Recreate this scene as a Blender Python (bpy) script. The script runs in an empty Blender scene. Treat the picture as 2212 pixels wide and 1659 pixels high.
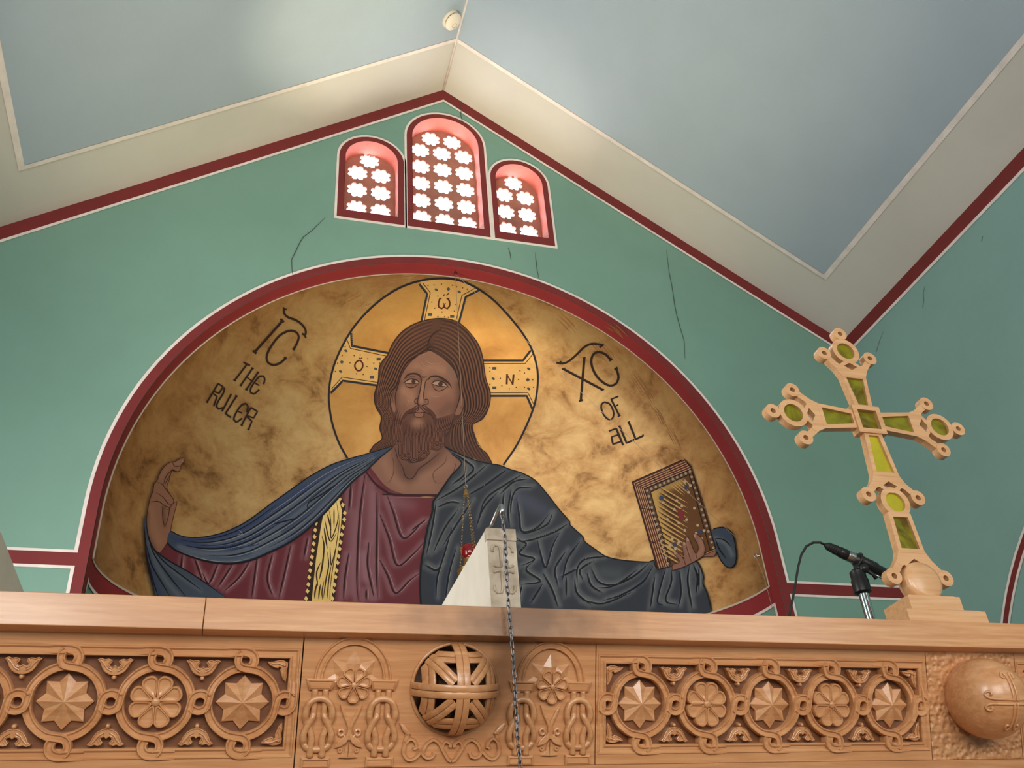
import bpy, bmesh, math, random
import numpy as np
from mathutils import Vector, Matrix
from mathutils.geometry import delaunay_2d_cdt, tessellate_polygon
random.seed(7); np.random.seed(7)
PI = math.pi
scene = bpy.context.scene
COL = scene.collection
EYE = 1.60                                   # eye height above the floor; z below is measured from the eye, EYE is added on build

# ------------------------------------------------------------------ camera
F_PX = 2018.82
CX, CY = 1106.0, 829.5
RM = np.array([[0.96045435, 0.09359039, 0.26223706],
               [-0.26945678, 0.54969182, 0.7907161],
               [-0.07014614, -0.83010827, 0.55317247]])     # image (x right, y down, z forward) -> world
cd = bpy.data.cameras.new('camera'); cam = bpy.data.objects.new('camera', cd); COL.objects.link(cam)
cd.sensor_width = 36.0; cd.lens = F_PX / 2212 * 36.0; cd.clip_start = 0.02; cd.clip_end = 200
r_, u_, b_ = RM[:, 0], -RM[:, 1], -RM[:, 2]
cam.matrix_world = Matrix(((r_[0], u_[0], b_[0], 0), (r_[1], u_[1], b_[1], 0), (r_[2], u_[2], b_[2], EYE), (0, 0, 0, 1)))
scene.camera = cam

# ------------------------------------------------------------------ sky, lamps, exposure
vs = scene.view_settings
vs.view_transform = 'Standard'; vs.look = 'None'; vs.gamma = 1.0; vs.exposure = 0.36
try: vs.use_curve_mapping = False
except Exception: pass
world = bpy.data.worlds.new('sky'); scene.world = world; world.use_nodes = True
bg = world.node_tree.nodes['Background']; bg.inputs[0].default_value = (0.93, 0.97, 1.0, 1); bg.inputs[1].default_value = 8.0

def area(name, loc, target, sx, sy, power, col, spread=180):
    l = bpy.data.lights.new(name, 'AREA'); l.shape = 'RECTANGLE'; l.size = sx; l.size_y = sy
    l.energy = power; l.color = col; l.spread = math.radians(spread)
    o = bpy.data.objects.new(name, l); COL.objects.link(o)
    o.location = (loc[0], loc[1], loc[2] + EYE)
    d = Vector((target[0] - loc[0], target[1] - loc[1], target[2] - loc[2]))
    o.rotation_euler = d.to_track_quat('-Z', 'Y').to_euler()
    return o
def spot(name, loc, target, power, col, deg, blend, rad):
    l = bpy.data.lights.new(name, 'SPOT'); l.energy = power; l.color = col
    l.spot_size = math.radians(deg); l.spot_blend = blend; l.shadow_soft_size = rad
    o = bpy.data.objects.new(name, l); COL.objects.link(o)
    o.location = (loc[0], loc[1], loc[2] + EYE)
    d = Vector((target[0] - loc[0], target[1] - loc[1], target[2] - loc[2]))
    o.rotation_euler = d.to_track_quat('-Z', 'Y').to_euler()
    return o
area('rear_assumed_daylight', (0.9, -4.8, 1.2), (0.9, 1.5, 0.6), 3.0, 2.2, 125, (1.0, .95, .88))  # area light added for assumed daylight from behind; the rear wall has no opening
area('left_assumed_daylight', (-1.25, -1.6, 1.2), (1.0, 0.8, 1.2), 1.4, 1.4, 66, (1.0, .97, .93))  # added light for assumed daylight at left, no window is built in that wall
area('right_assumed_daylight', (2.95, -1.6, 1.2), (0.6, 0.8, 1.0), 1.4, 1.4, 24, (1.0, .97, .93))  # weaker added light, assumes daylight from the right; this side wall is solid
area('sanctuary_left_fill', (-1.29, 2.1, 1.1), (2.0, 2.3, 1.2), 1.2, 1.6, 50, (1.0, .97, .95))  # unseen fill added to brighten the sanctuary from the left
spot('sanctuary_warm_uplight', (0.55, 2.3, -0.3), (0.62, 2.55, 4.2), 260, (1.0, .88, .58), 70, 1.0, .25)  # unseen warm spot added to throw light up at the ceiling
# added spots standing in for reflected sun patches on the ceiling by the ridge
spot('ceiling_patch_spot_left', (0.60, 2.2, -0.3), (0.30, 2.75, 3.96), 360, (1.0, .90, .55), 17, 1.0, .05)
spot('ceiling_patch_spot_right', (0.60, 2.2, -0.3), (1.15, 3.22, 4.16), 210, (1.0, .86, .55), 16, 1.0, .05)

# ------------------------------------------------------------------ helpers
def lin(c):
    c = np.asarray(c, float) / 255.0
    return np.where(c <= 0.04045, c / 12.92, ((c + 0.055) / 1.055) ** 2.4)
def lin4(c): return tuple(float(v) for v in lin(c)) + (1.0,)
def ray(x, y): return RM @ np.array([x - CX, y - CY, F_PX])
def onY(x, y, Y):
    r = ray(x, y); return r * (Y / r[1])
def onX(x, y, X):
    r = ray(x, y); return r * (X / r[0])
def onZ(x, y, Z):
    r = ray(x, y); return r * (Z / r[2])

MATS = {}
def mat(name, col, rough=0.6, metal=0.0, spec=0.5, noise=0.0, nscale=8.0, bump=0.0, bscale=60.0, stretch=(1, 1, 1), col2=None, coat=0.0):
    if name in MATS: return MATS[name]
    m = bpy.data.materials.new(name); m.use_nodes = True; MATS[name] = m
    nt = m.node_tree; N = nt.nodes; L = nt.links; p = N['Principled BSDF']
    p.inputs['Base Color'].default_value = lin4(col); p.inputs['Roughness'].default_value = rough
    p.inputs['Metallic'].default_value = metal
    p.inputs['Specular IOR Level'].default_value = spec
    if coat: p.inputs['Coat Weight'].default_value = coat; p.inputs['Coat Roughness'].default_value = 0.18
    if noise or bump:
        tc = N.new('ShaderNodeTexCoord'); mp = N.new('ShaderNodeMapping'); mp.inputs['Scale'].default_value = stretch
        L.new(tc.outputs['Object'], mp.inputs['Vector'])
    if noise:
        t = N.new('ShaderNodeTexNoise'); t.inputs['Scale'].default_value = nscale; t.inputs['Detail'].default_value = 6; t.inputs['Roughness'].default_value = 0.6
        L.new(mp.outputs[0], t.inputs['Vector'])
        r = N.new('ShaderNodeValToRGB'); r.color_ramp.elements[0].position = 0.3; r.color_ramp.elements[1].position = 0.7
        c1 = col2 if col2 is not None else tuple(v * (1 - noise) for v in col)
        r.color_ramp.elements[0].color = lin4(c1); r.color_ramp.elements[1].color = lin4(col)
        L.new(t.outputs['Fac'], r.inputs['Fac']); L.new(r.outputs[0], p.inputs['Base Color'])
    if bump:
        t2 = N.new('ShaderNodeTexNoise'); t2.inputs['Scale'].default_value = bscale; t2.inputs['Detail'].default_value = 4
        L.new(mp.outputs[0], t2.inputs['Vector'])
        bn = N.new('ShaderNodeBump'); bn.inputs['Strength'].default_value = bump; bn.inputs['Distance'].default_value = 0.004
        L.new(t2.outputs['Fac'], bn.inputs['Height']); L.new(bn.outputs[0], p.inputs['Normal'])
    return m

GREEN = mat('green_wall_paint', (122, 158, 143), 0.75, noise=0.07, nscale=1.3, bump=0.10, bscale=140, spec=0.25)
TEAL = mat('teal_wall_paint', (134, 168, 162), 0.75, noise=0.06, nscale=1.3, bump=0.10, bscale=140, spec=0.25)
RED = mat('oxblood_band_paint', (122, 43, 43), 0.65, noise=0.08, nscale=9, spec=0.3)
RED2 = mat('red_reveal_paint', (142, 46, 50), 0.6, noise=0.05, nscale=9, spec=0.3)
SALMON = mat('salmon_reveal_paint', (205, 112, 98), 0.65, noise=0.08, nscale=12, spec=0.3)
LINE = mat('cream_line_paint', (236, 222, 214), 0.7, noise=0.1, nscale=14, spec=0.3)
CREAM = mat('cream_ceiling_paint', (204, 198, 188), 0.8, noise=0.04, nscale=2, bump=0.08, bscale=120, spec=0.2)
BLUE = mat('grey_blue_ceiling_paint', (166, 178, 188), 0.6, noise=0.05, nscale=1.4, bump=0.16, bscale=160, spec=0.35)
CRACK = mat('crack_grey', (58, 66, 62), 0.9)
FLOORM = mat('floor_carpet', (120, 78, 66), 0.9, noise=0.2, nscale=30)
SCREEN = mat('window_screen_plaster', (176, 118, 100), 0.8, noise=0.15, nscale=14)

class MB:
    def __init__(s): s.v = []; s.f = []; s.c = None
    def add(s, vs, fs):
        o = len(s.v); s.v += [tuple(map(float, v)) for v in vs]; s.f += [tuple(i + o for i in f) for f in fs]
    def box(s, x0, x1, y0, y1, z0, z1):
        s.add([(x0, y0, z0), (x1, y0, z0), (x1, y1, z0), (x0, y1, z0), (x0, y0, z1), (x1, y0, z1), (x1, y1, z1), (x0, y1, z1)],
              [(0, 3, 2, 1), (4, 5, 6, 7), (0, 1, 5, 4), (1, 2, 6, 5), (2, 3, 7, 6), (3, 0, 4, 7)])
    def cbox(s, x0, x1, y0, y1, z0, z1, b):
        # box with all edges chamfered, via bmesh
        bm = bmesh.new(); bmesh.ops.create_cube(bm, size=1)
        for v in bm.verts: v.co = Vector((x0 + (v.co.x + .5) * (x1 - x0), y0 + (v.co.y + .5) * (y1 - y0), z0 + (v.co.z + .5) * (z1 - z0)))
        bmesh.ops.bevel(bm, geom=bm.edges[:], offset=b, segments=2, affect='EDGES', profile=0.6)
        s.bm(bm)
    def bm(s, bm, M=None):
        bm.verts.index_update()
        s.add([(M @ v.co if M else v.co) for v in bm.verts], [[v.index for v in f.verts] for f in bm.faces]); bm.free()
    def tube(s, pts, rad, n=8, caps=True):
        pts = [Vector(p) for p in pts]; m = len(pts)
        rads = rad if hasattr(rad, '__len__') else [rad] * m
        ref = None; rings = []
        for i in range(m):
            t = (pts[min(i + 1, m - 1)] - pts[max(i - 1, 0)]).normalized()
            if ref is None: ref = Vector((0, 0, 1)) if abs(t.z) < .9 else Vector((1, 0, 0))
            a = (ref - t * ref.dot(t)).normalized(); b = t.cross(a); ref = a
            rings.append([pts[i] + (a * math.cos(2 * PI * k / n) + b * math.sin(2 * PI * k / n)) * rads[i] for k in range(n)])
        vs = [v for r in rings for v in r]; fs = []
        for i in range(m - 1):
            for k in range(n): fs.append((i * n + k, i * n + (k + 1) % n, (i + 1) * n + (k + 1) % n, (i + 1) * n + k))
        if caps: fs += [tuple(range(n))[::-1], tuple((m - 1) * n + k for k in range(n))]
        s.add(vs, fs)
    def lathe(s, prof, M=None, n=24):
        # prof: (r, h) list, axis = local Z
        vs = []; fs = []; m = len(prof)
        for r, h in prof:
            for k in range(n):
                v = Vector((r * math.cos(2 * PI * k / n), r * math.sin(2 * PI * k / n), h)); vs.append(M @ v if M else v)
        for i in range(m - 1):
            for k in range(n): fs.append((i * n + k, i * n + (k + 1) % n, (i + 1) * n + (k + 1) % n, (i + 1) * n + k))
        fs += [tuple(range(n))[::-1], tuple((m - 1) * n + k for k in range(n))]
        s.add(vs, fs)
    def torus(s, M, R, r, n=20, k=8):
        vs = []; fs = []
        for i in range(n):
            a = 2 * PI * i / n
            for j in range(k):
                b = 2 * PI * j / k
                vs.append(M @ Vector(((R + r * math.cos(b)) * math.cos(a), (R + r * math.cos(b)) * math.sin(a), r * math.sin(b))))
        for i in range(n):
            for j in range(k): fs.append((i * k + j, ((i + 1) % n) * k + j, ((i + 1) % n) * k + (j + 1) % k, i * k + (j + 1) % k))
        s.add(vs, fs)
    def prism(s, outer, holes, fn, d0, d1):
        """extrude a 2D polygon with holes; fn(u,v,d)->point; d0 front, d1 back"""
        loops = [outer] + list(holes)
        tris = tessellate_polygon([[Vector((p[0], p[1], 0)) for p in l] for l in loops])
        flat = [p for l in loops for p in l]; n = len(flat)
        vs = [fn(p[0], p[1], d0) for p in flat] + [fn(p[0], p[1], d1) for p in flat]
        fs = [tuple(t) for t in tris] + [tuple(i + n for i in t)[::-1] for t in tris]
        o = 0
        for l in loops:
            k = len(l)
            for i in range(k): a, b = o + i, o + (i + 1) % k; fs.append((a, b, b + n, a + n))
            o += k
        s.add(vs, fs)
    def build(s, name, m, parent=None, smooth=False, fix=True, z=True, ang=None):
        """z=True: coordinates are eye-relative world coordinates (EYE added); children of moved empties use z=False"""
        me = bpy.data.meshes.new(name)
        vv = [(a, b, c + EYE) for a, b, c in s.v] if z else s.v
        me.from_pydata(vv, [], s.f)
        if fix:
            bm = bmesh.new(); bm.from_mesh(me); bmesh.ops.recalc_face_normals(bm, faces=bm.faces[:]); bm.to_mesh(me); bm.free()
        if s.c is not None:
            at = me.color_attributes.new('Col', 'FLOAT_COLOR', 'POINT')
            at.data.foreach_set('color', np.asarray(s.c, dtype=np.float32).ravel())
        if smooth:
            me.polygons.foreach_set('use_smooth', [True] * len(me.polygons))
            if ang:
                try: me.set_sharp_from_angle(angle=math.radians(ang))
                except Exception: pass
        me.materials.append(m); me.update()
        o = bpy.data.objects.new(name, me); COL.objects.link(o)
        if parent is not None:
            o.parent = parent
            if z: o.matrix_parent_inverse = parent.matrix_basis.inverted()
        return o
def tag(o, label=None, cat=None, group=None, kind=None):
    if label: o['label'] = label
    if cat: o['category'] = cat
    if group: o['group'] = group
    if kind: o['kind'] = kind
    return o
def empty(name, label=None, cat=None, group=None, kind=None, loc=(0, 0, -1.6), rot=(0, 0, 0)):
    o = bpy.data.objects.new(name, None); COL.objects.link(o)
    o.location = (loc[0], loc[1], loc[2] + EYE); o.rotation_euler = rot; o.empty_display_size = .05
    return tag(o, label, cat, group, kind)
def inst(src, name, parent, loc=(0, 0, 0), rot=(0, 0, 0), sc=(1, 1, 1)):
    o = src.copy(); COL.objects.link(o); o.name = name; o.parent = parent
    o.location = loc; o.rotation_euler = rot; o.scale = sc
    return o
def strip(mb, pts, w0, w1, fn, closed=False):
    """flat painted strip: 2D polyline pts offset between w0 and w1 (left-hand normal), fn maps 2D -> 3D"""
    P = np.array(pts, float); n = len(P)
    T = np.zeros_like(P); T[1:-1] = P[2:] - P[:-2]; T[0] = P[1] - P[0]; T[-1] = P[-1] - P[-2]
    T /= np.linalg.norm(T, axis=1)[:, None]; Nn = np.stack([-T[:, 1], T[:, 0]], 1)
    for i in range(1, n - 1):   # mitre
        a = (P[i] - P[i - 1]); a /= np.linalg.norm(a); b = (P[i + 1] - P[i]); b /= np.linalg.norm(b)
        m = np.array([-a[1], a[0]]) + np.array([-b[1], b[0]]); m /= np.linalg.norm(m)
        Nn[i] = m / max(.35, abs(np.dot(m, np.array([-a[1], a[0]]))))
    A = P + Nn * w0; B = P + Nn * w1
    vs = [fn(*p) for p in A] + [fn(*p) for p in B]
    mb.add(vs, [(i, i + 1, n + i + 1, n + i) for i in range(n - 1)])
def arc(cx, cy, r, a0, a1, n):
    return [(cx + r * math.cos(math.radians(a0 + (a1 - a0) * i / n)), cy + r * math.sin(math.radians(a0 + (a1 - a0) * i / n))) for i in range(n + 1)]

# ------------------------------------------------------------------ the room
WY = 3.40                                    # gable wall
RX, RZ = 0.863, 4.367                        # ridge
SL, SR = 0.72, 0.69                          # roof slopes left / right
XL, XR = -1.305, 3.031                       # side walls
YB = -5.0                                    # rear wall
FZ = -EYE
zl = RZ - SL * (RX - XL); zr = RZ - SR * (XR - RX)
def roof(x): return RZ - (SL * (RX - x) if x < RX else SR * (x - RX))
AX, AZ, AR, ADEP, AY0 = 0.878, 1.650, 1.400, 0.85, 3.47   # apse: centre x, arch centre z, radius, depth, start y
WINS = [dict(x=.466, ro=.180, r=.137, cz=3.708, zb=3.325, zo=3.262),
        dict(x=.864, ro=.2265, r=.185, cz=3.940, zb=3.325, zo=3.262),
        dict(x=1.2645, ro=.1745, r=.134, cz=3.715, zb=3.325, zo=3.262)]
SY = 3.49                                    # window screens
def win_loop(w, r, zb, n=20): return [(w['x'] - r, zb), (w['x'] + r, zb)] + arc(w['x'], w['cz'], r, 0, 180, n)

wb = MB()
outer = [(XL, FZ), (XR, FZ), (XR, zr), (RX, RZ), (XL, zl)]
apse_hole = [(AX - AR, FZ + .02), (AX + AR, FZ + .02)] + arc(AX, AZ, AR, 0, 180, 72)
wb.prism(outer, [apse_hole] + [win_loop(w, w['r'], w['zb']) for w in WINS], lambda u, v, d: (u, d, v), WY, WY + .06)
wall_back = tag(wb.build('wall_back', GREEN), 'green gable end wall around the gilded apse', kind='structure')
FW = lambda d: (lambda u, v: (u, WY - d, v))
# painted gable bands
g = [(XL, zl), (RX, RZ), (XR, zr)]
def gable(off0, off1, d, name, m):
    for side, s_ in (((XL, RX), SL), ((RX, XR), SR)):
        mb = MB(); x0, x1 = side
        mb.add([(x0, WY - d, roof(x0) - off0), (x1, WY - d, roof(x1) - off0), (x1, WY - d, roof(x1) - off1), (x0, WY - d, roof(x0) - off1)], [(0, 1, 2, 3)])
        mb.build(name, m, wall_back)
gable(0, .083, .002, 'painted_band', RED)
gable(.083, .101, .003, 'painted_line', LINE)
# arch bands
def archpath(r, zb=-1.4, n=72): return [(AX - r, zb)] + arc(AX, AZ, r, 180, 0, n) + [(AX + r, zb)]
mb = MB(); strip(mb, archpath(1.40), 0, .038, FW(.002)); mb.build('painted_band', RED, wall_back)
mb = MB(); strip(mb, archpath(1.438, 1.469), 0, .013, FW(.003)); mb.build('painted_line', LINE, wall_back)
# horizontal dado band left and right of the apse
for x0, x1 in ((XL, AX - 1.438), (AX + 1.438, XR)):
    xa, xb = (x0, x1 + .0) if x0 < AX - 1 else (x0, x1)
    for z0, z1, nm, m, d in ((1.459, 1.4695, 'painted_line', LINE, .003), (1.409, 1.459, 'painted_band', RED, .002), (1.398, 1.409, 'painted_line', LINE, .003)):
        mb = MB(); mb.add([(xa, WY - d, z0), (xb, WY - d, z0), (xb, WY - d, z1), (xa, WY - d, z1)], [(0, 1, 2, 3)]); mb.build(nm, m, wall_back)
    xe = x1 if x0 < 0 else x0; sg = -1 if x0 < 0 else 1
    mb = MB(); mb.add([(xe, WY - .0035, -1.4), (xe + sg * .012, WY - .0035, -1.4), (xe + sg * .012, WY - .0035, 1.409), (xe, WY - .0035, 1.409)], [(0, 1, 2, 3)]); mb.build('painted_line', LINE, wall_back)
# cracks in the plaster
def ribbon3(mb, pts, w):
    pts = [np.array(p) for p in pts]
    vs = []; n = len(pts)
    for i in range(n):
        t = pts[min(i + 1, n - 1)] - pts[max(i - 1, 0)]; t /= np.linalg.norm(t)
        nn = np.array([-t[2], 0, t[0]]) if abs(t[1]) < .9 else np.array([0, 0, 1]); k = np.linalg.norm(nn); nn = nn / k
        ww = w * (0.35 + 0.65 * math.sin(PI * (i + .4) / n)); vs += [pts[i] - nn * ww, pts[i] + nn * ww]
    mb.add(vs, [(2 * i, 2 * i + 1, 2 * i + 3, 2 * i + 2) for i in range(n - 1)])
for pl in ([(702, 470), (690, 482), (678, 494), (655, 512), (642, 536), (630, 560), (631, 582), (635, 604)], [(995, 222), (996, 240), (997, 256), (1001, 268)],
           [(1157, 545), (1159, 570), (1164, 600)], [(1440, 540), (1446, 590), (1455, 640), (1462, 680), (1478, 735), (1480, 775)], [(1098, 535), (1104, 560)]):
    pts = []
    for (a, b), (c, d) in zip(pl, pl[1:]):
        for t in (0, .5): pts.append(onY(a + (c - a) * t + (random.uniform(-1, 1) if t else 0), b + (d - b) * t, WY - .004))
    pts.append(onY(*pl[-1], WY - .004)); mb = MB(); ribbon3(mb, pts, .0018); mb.build('crack', CRACK, wall_back)

# windows: painted surround, reveal, pierced screen of eight-lobed openings, pane
def lobes(cx, cz, r, n=8, k=5):
    out = []
    for i in range(n):
        a = 2 * PI * i / n + PI / 8
        for j in range(k):
            b = a + (j / k - .5) * 2 * PI / n; t = abs(j / k - .5) * 2
            lx, lz = cx + r * .74 * math.cos(a), cz + r * .74 * math.sin(a)
            c = -PI * .52 + PI * 1.04 * j / (k - 1)
            out.append((lx + r * .275 * math.cos(a + c), lz + r * .275 * math.sin(a + c)))
    return out
GLASS = bpy.data.materials.new('window_glass'); GLASS.use_nodes = True
nt = GLASS.node_tree; nt.nodes.clear()
o_ = nt.nodes.new('ShaderNodeOutputMaterial'); t_ = nt.nodes.new('ShaderNodeBsdfTransparent'); g_ = nt.nodes.new('ShaderNodeBsdfGlossy'); x_ = nt.nodes.new('ShaderNodeMixShader')
tl_ = nt.nodes.new('ShaderNodeBsdfTranslucent'); tl_.inputs[0].default_value = (.97, .98, 1, 1); x2_ = nt.nodes.new('ShaderNodeMixShader'); x2_.inputs[0].default_value = .55   # lightly frosted
t_.inputs[0].default_value = (.97, .98, 1, 1); g_.inputs['Roughness'].default_value = .08; x_.inputs[0].default_value = .06
nt.links.new(t_.outputs[0], x2_.inputs[1]); nt.links.new(tl_.outputs[0], x2_.inputs[2]); nt.links.new(x2_.outputs[0], x_.inputs[1]); nt.links.new(g_.outputs[0], x_.inputs[2]); nt.links.new(x_.outputs[0], o_.inputs[0])
for i, w in enumerate(WINS):
    we = empty('window_%d' % (i + 1), ['small arched window left of the tall one, pierced with white flower openings', 'tall central arched window pierced with rows of flower openings', 'small arched window right of the tall one, pierced with white flower openings'][i], kind='structure')
    op = win_loop(w, w['r'], w['zb']); ro, r = w['ro'], w['r']
    sur = win_loop(w, ro - .012, w['zo'] + .012); lin_ = win_loop(w, ro, w['zo'])
    mb = MB(); mb.prism(lin_, [sur], lambda u, v, d: (u, d, v), WY - .004, WY - .0005); mb.build('painted_line', LINE, we)
    mb = MB(); mb.prism(sur, [op], lambda u, v, d: (u, d, v), WY - .003, WY - .0005); mb.build('painted_surround', RED, we)
    mb = MB(); op2 = win_loop(w, w['r'] - .0015, w['zb'] + .0015); n = len(op2)     # reveal tunnel
    mb.add([(p[0], WY - .0035, p[1]) for p in op2] + [(p[0], SY + .012, p[1]) for p in op2], [(k, (k + 1) % n, n + (k + 1) % n, n + k) for k in range(n)])
    mb.build('reveal', SALMON, we, fix=False)
    cen = []
    if i == 1:
        cen = [(w['x'] + s * .061, 4.047) for s in (-1, 1)]
        for zz in (3.943, 3.815, 3.688, 3.561): cen += [(w['x'] + s * .122, zz) for s in (-1, 0, 1)]
        cen += [(w['x'] + s * .122, 3.436) for s in (-1, 0, 1)]
    else:
        cen = [(w['x'], 3.797)]
        for zz in (3.695, 3.569, 3.440): cen += [(w['x'] + s * .061, zz) for s in (-1, 1)]
    mb = MB(); mb.prism(win_loop(w, r - .001, w['zb'] + .001), [lobes(a, b, .0535) for a, b in cen], lambda u, v, d: (u, d, v), SY, SY + .009)
    mb.build('pierced_screen', SCREEN, we)
    mb = MB(); mb.prism(win_loop(w, r - .001, w['zb'] + .001), [], lambda u, v, d: (u, d, v), SY + .012, SY + .016); mb.build('pane', GLASS, we)
    # cobweb threads in the sill corner
    mb = MB()
    for k in range(7):
        a = (w['x'] + r - random.uniform(0, .05), WY + random.uniform(.0, .05), w['zb'] + .002); b = (w['x'] + r - .002, WY + random.uniform(0, .05), w['zb'] + random.uniform(.01, .07))
        m_ = ((a[0] + b[0]) / 2 + .004, (a[1] + b[1]) / 2, (a[2] + b[2]) / 2 - .008); mb.tube([a, m_, b], .0009, 4)
    mb.build('cobweb', mat('cobweb_white', (225, 205, 185), .9), we)

# ceiling: two cream slopes with inset blue panels and painted lines
ce = MB(); t = .08
ce.add([(XL, YB, zl), (XL, WY + .06, zl), (RX, WY + .06, RZ), (RX, YB, RZ), (XL, YB, zl + t), (XL, WY + .06, zl + t), (RX, WY + .06, RZ + t), (RX, YB, RZ + t)],
       [(0, 1, 2, 3), (4, 7, 6, 5), (0, 4, 5, 1), (0, 3, 7, 4), (1, 5, 6, 2)])
ce.add([(XR, YB, zr), (XR, WY + .06, zr), (RX, WY + .06, RZ), (RX, YB, RZ), (XR, YB, zr + t), (XR, WY + .06, zr + t), (RX, WY + .06, RZ + t), (RX, YB, RZ + t)],
       [(0, 3, 2, 1), (4, 5, 6, 7), (0, 1, 5, 4), (0, 4, 7, 3), (1, 2, 6, 5)])
ceiling = tag(ce.build('ceiling', CREAM), 'gabled ceiling with cream margins and grey blue panels', kind='structure')
def onroof(x, y, side):
    r = ray(x, y); s_ = SL if side < 0 else -SR          # z = RZ + s_*(x-RX)
    t = (RZ - s_ * RX) / (r[2] - s_ * r[0]); return r * t
pR = onroof(1780, 592, 1); pL = onroof(52, 356, -1); pT = onX(988, 98, RX)
YE = (pR[1] + pL[1] + pT[1]) / 3; xl_, xr_ = pL[0], pR[0]
print('blue panel', pR, pL, pT)
for side, x0, x1, ya, yb in ((-1, xl_, RX, pL[1], pT[1]), (1, RX, xr_, pT[1], pR[1])):
    D = .003; s_ = SL if side < 0 else SR
    n_ = Vector((SL if side < 0 else -SR, 0, -1)).normalized() if True else 0
    P = lambda x, y, d: (x + n_.x * d, y, roof(x) + n_.z * d)
    ov = .0
    mb = MB(); mb.add([P(x0, YB, D), P(x0, ya, D), P(x1, yb, D), P(x1, YB, D)], [(0, 1, 2, 3)]); mb.build('blue_panel', BLUE, ceiling)
    lw = .022
    mb = MB(); xe = x0 if side < 0 else x1; ye = ya if side < 0 else yb
    mb.add([P(xe, YB, .004), P(xe, ye + lw, .004), P(xe + side * lw, ye + lw, .004), P(xe + side * lw, YB, .004)], [(0, 1, 2, 3)]); mb.build('painted_line', LINE, ceiling)
    mb = MB(); mb.add([P(x0, ya, .0045), P(x1, yb, .0045), P(x1, yb + lw, .0045), P(x0, ya + lw, .0045)], [(0, 1, 2, 3)]); mb.build('painted_line', LINE, ceiling)
mb = MB(); mb.tube([(RX, WY - .01, RZ - .007), (RX, 2.0, RZ - .007), (RX, -2, RZ - .007)], .006, 8); mb.build('ridge_cord', LINE, ceiling, smooth=True)

# side walls, rear wall, floor
mb = MB(); mb.box(XR, XR + .15, YB, WY + .06, FZ, zr + .08); wall_right = tag(mb.build('wall_right', TEAL), 'teal green side wall with a painted arch', kind='structure')
mb = MB(); mb.add([(XR - .002, YB, zr), (XR - .002, WY, zr), (XR - .002, WY, zr - .075), (XR - .002, YB, zr - .075)], [(0, 1, 2, 3)]); mb.build('painted_band', RED, wall_right)
mb = MB(); mb.add([(XR - .003, YB, zr - .075), (XR - .003, WY, zr - .075), (XR - .003, WY, zr - .092), (XR - .003, YB, zr - .092)], [(0, 1, 2, 3)]); mb.build('painted_line', LINE, wall_right)
FR = lambda d: (lambda u, v: (XR - d, u, v))
ar = lambda r: [(1.98 + r, -1.4)] + arc(1.98, .413, r, 0, 180, 48) + [(1.98 - r, -1.4)]
for a, b, nm, m, d in ((1.288, 1.300, 'painted_line', LINE, .003), (1.262, 1.288, 'painted_band', RED, .002), (1.250, 1.262, 'painted_line', LINE, .003)):
    mb = MB(); strip(mb, ar(a), 0, a - b, FR(d)); mb.build(nm, m, wall_right)
for pl in ([(1998, 618), (1994, 632), (1995, 650), (1993, 664)], [(1908, 716), (1900, 735), (1892, 762)], [(2122, 510), (2120, 522)]):
    mb = MB(); vs = []
    for k, p in enumerate(pl):
        q = onX(*p, XR - .003); vs += [q + np.array([0, .0015, 0]), q - np.array([0, .0015, 0])]
    mb.add(vs, [(2 * i, 2 * i + 1, 2 * i + 3, 2 * i + 2) for i in range(len(pl) - 1)]); mb.build('crack', CRACK, wall_right)
mb = MB(); mb.box(XL - .15, XL, YB, WY + .06, FZ, zl + .08); tag(mb.build('wall_left', TEAL), kind='structure')
mb = MB(); mb.prism(outer, [], lambda u, v, d: (u, d, v), YB, YB - .15); tag(mb.build('wall_rear', CREAM), kind='structure')
mb = MB(); mb.box(XL - .15, XR + .15, YB - .15, 5.0, FZ - .1, FZ); tag(mb.build('floor', FLOORM), kind='structure')

# apse: intrados, conch, dado band
def apse_pt(a, z, off=0.0):
    """a: plan angle 180(left)..0(right); z<=AZ cylinder"""
    c, s = math.cos(math.radians(a)), math.sin(math.radians(a))
    return (AX + (AR - off) * c, AY0 + (ADEP - off) * s, z)
ap = MB()
n = 72; prof = [(AX - AR + .002, FZ)] + arc(AX, AZ, AR - .002, 180, 0, n) + [(AX + AR - .002, FZ)]
m_ = len(prof)
ap.add([(p[0], WY - .002, p[1]) for p in prof] + [(p[0], AY0 + .004, p[1]) for p in prof], [(k, k + 1, m_ + k + 1, m_ + k) for k in range(m_ - 1)])
apse_soffit = ap.build('wall_apse', RED2, None, smooth=True, fix=False); tag(apse_soffit, 'red painted soffit and lower wall of the round apse', kind='structure')
def conch_grid(off, na=72, nb=40, zlow=None):
    vs = []; fs = []
    rows = []
    if zlow is not None: rows.append(zlow)
    for j in range(nb + 1):
        e = math.radians(90 * j / nb); 
        rows.append(('e', e))
    for r_ in rows:
        for i in range(na + 1):
            th = math.radians(180 * i / na)
            if isinstance(r_, tuple):
                e = r_[1]; ce_, se = math.cos(e), math.sin(e)
                # sweep: latitude e measured in the arch plane so that the rim is the arch
                x = -math.cos(th); y = math.sin(th)
                vs.append((AX + (AR - off) * x * ce_, AY0 + (ADEP - off) * y * ce_, AZ + (AR - off) * se))
            else:
                vs.append((AX - (AR - off) * math.cos(th), AY0 + (ADEP - off) * math.sin(th), r_))
    w_ = na + 1
    for j in range(len(rows) - 1):
        for i in range(na): fs.append((j * w_ + i, j * w_ + i + 1, (j + 1) * w_ + i + 1, (j + 1) * w_ + i))
    mb = MB(); mb.add(vs, fs); return mb
mb = conch_grid(-.004, zlow=FZ); mb.build('conch_shell', GREEN, apse_soffit, smooth=True)
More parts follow.
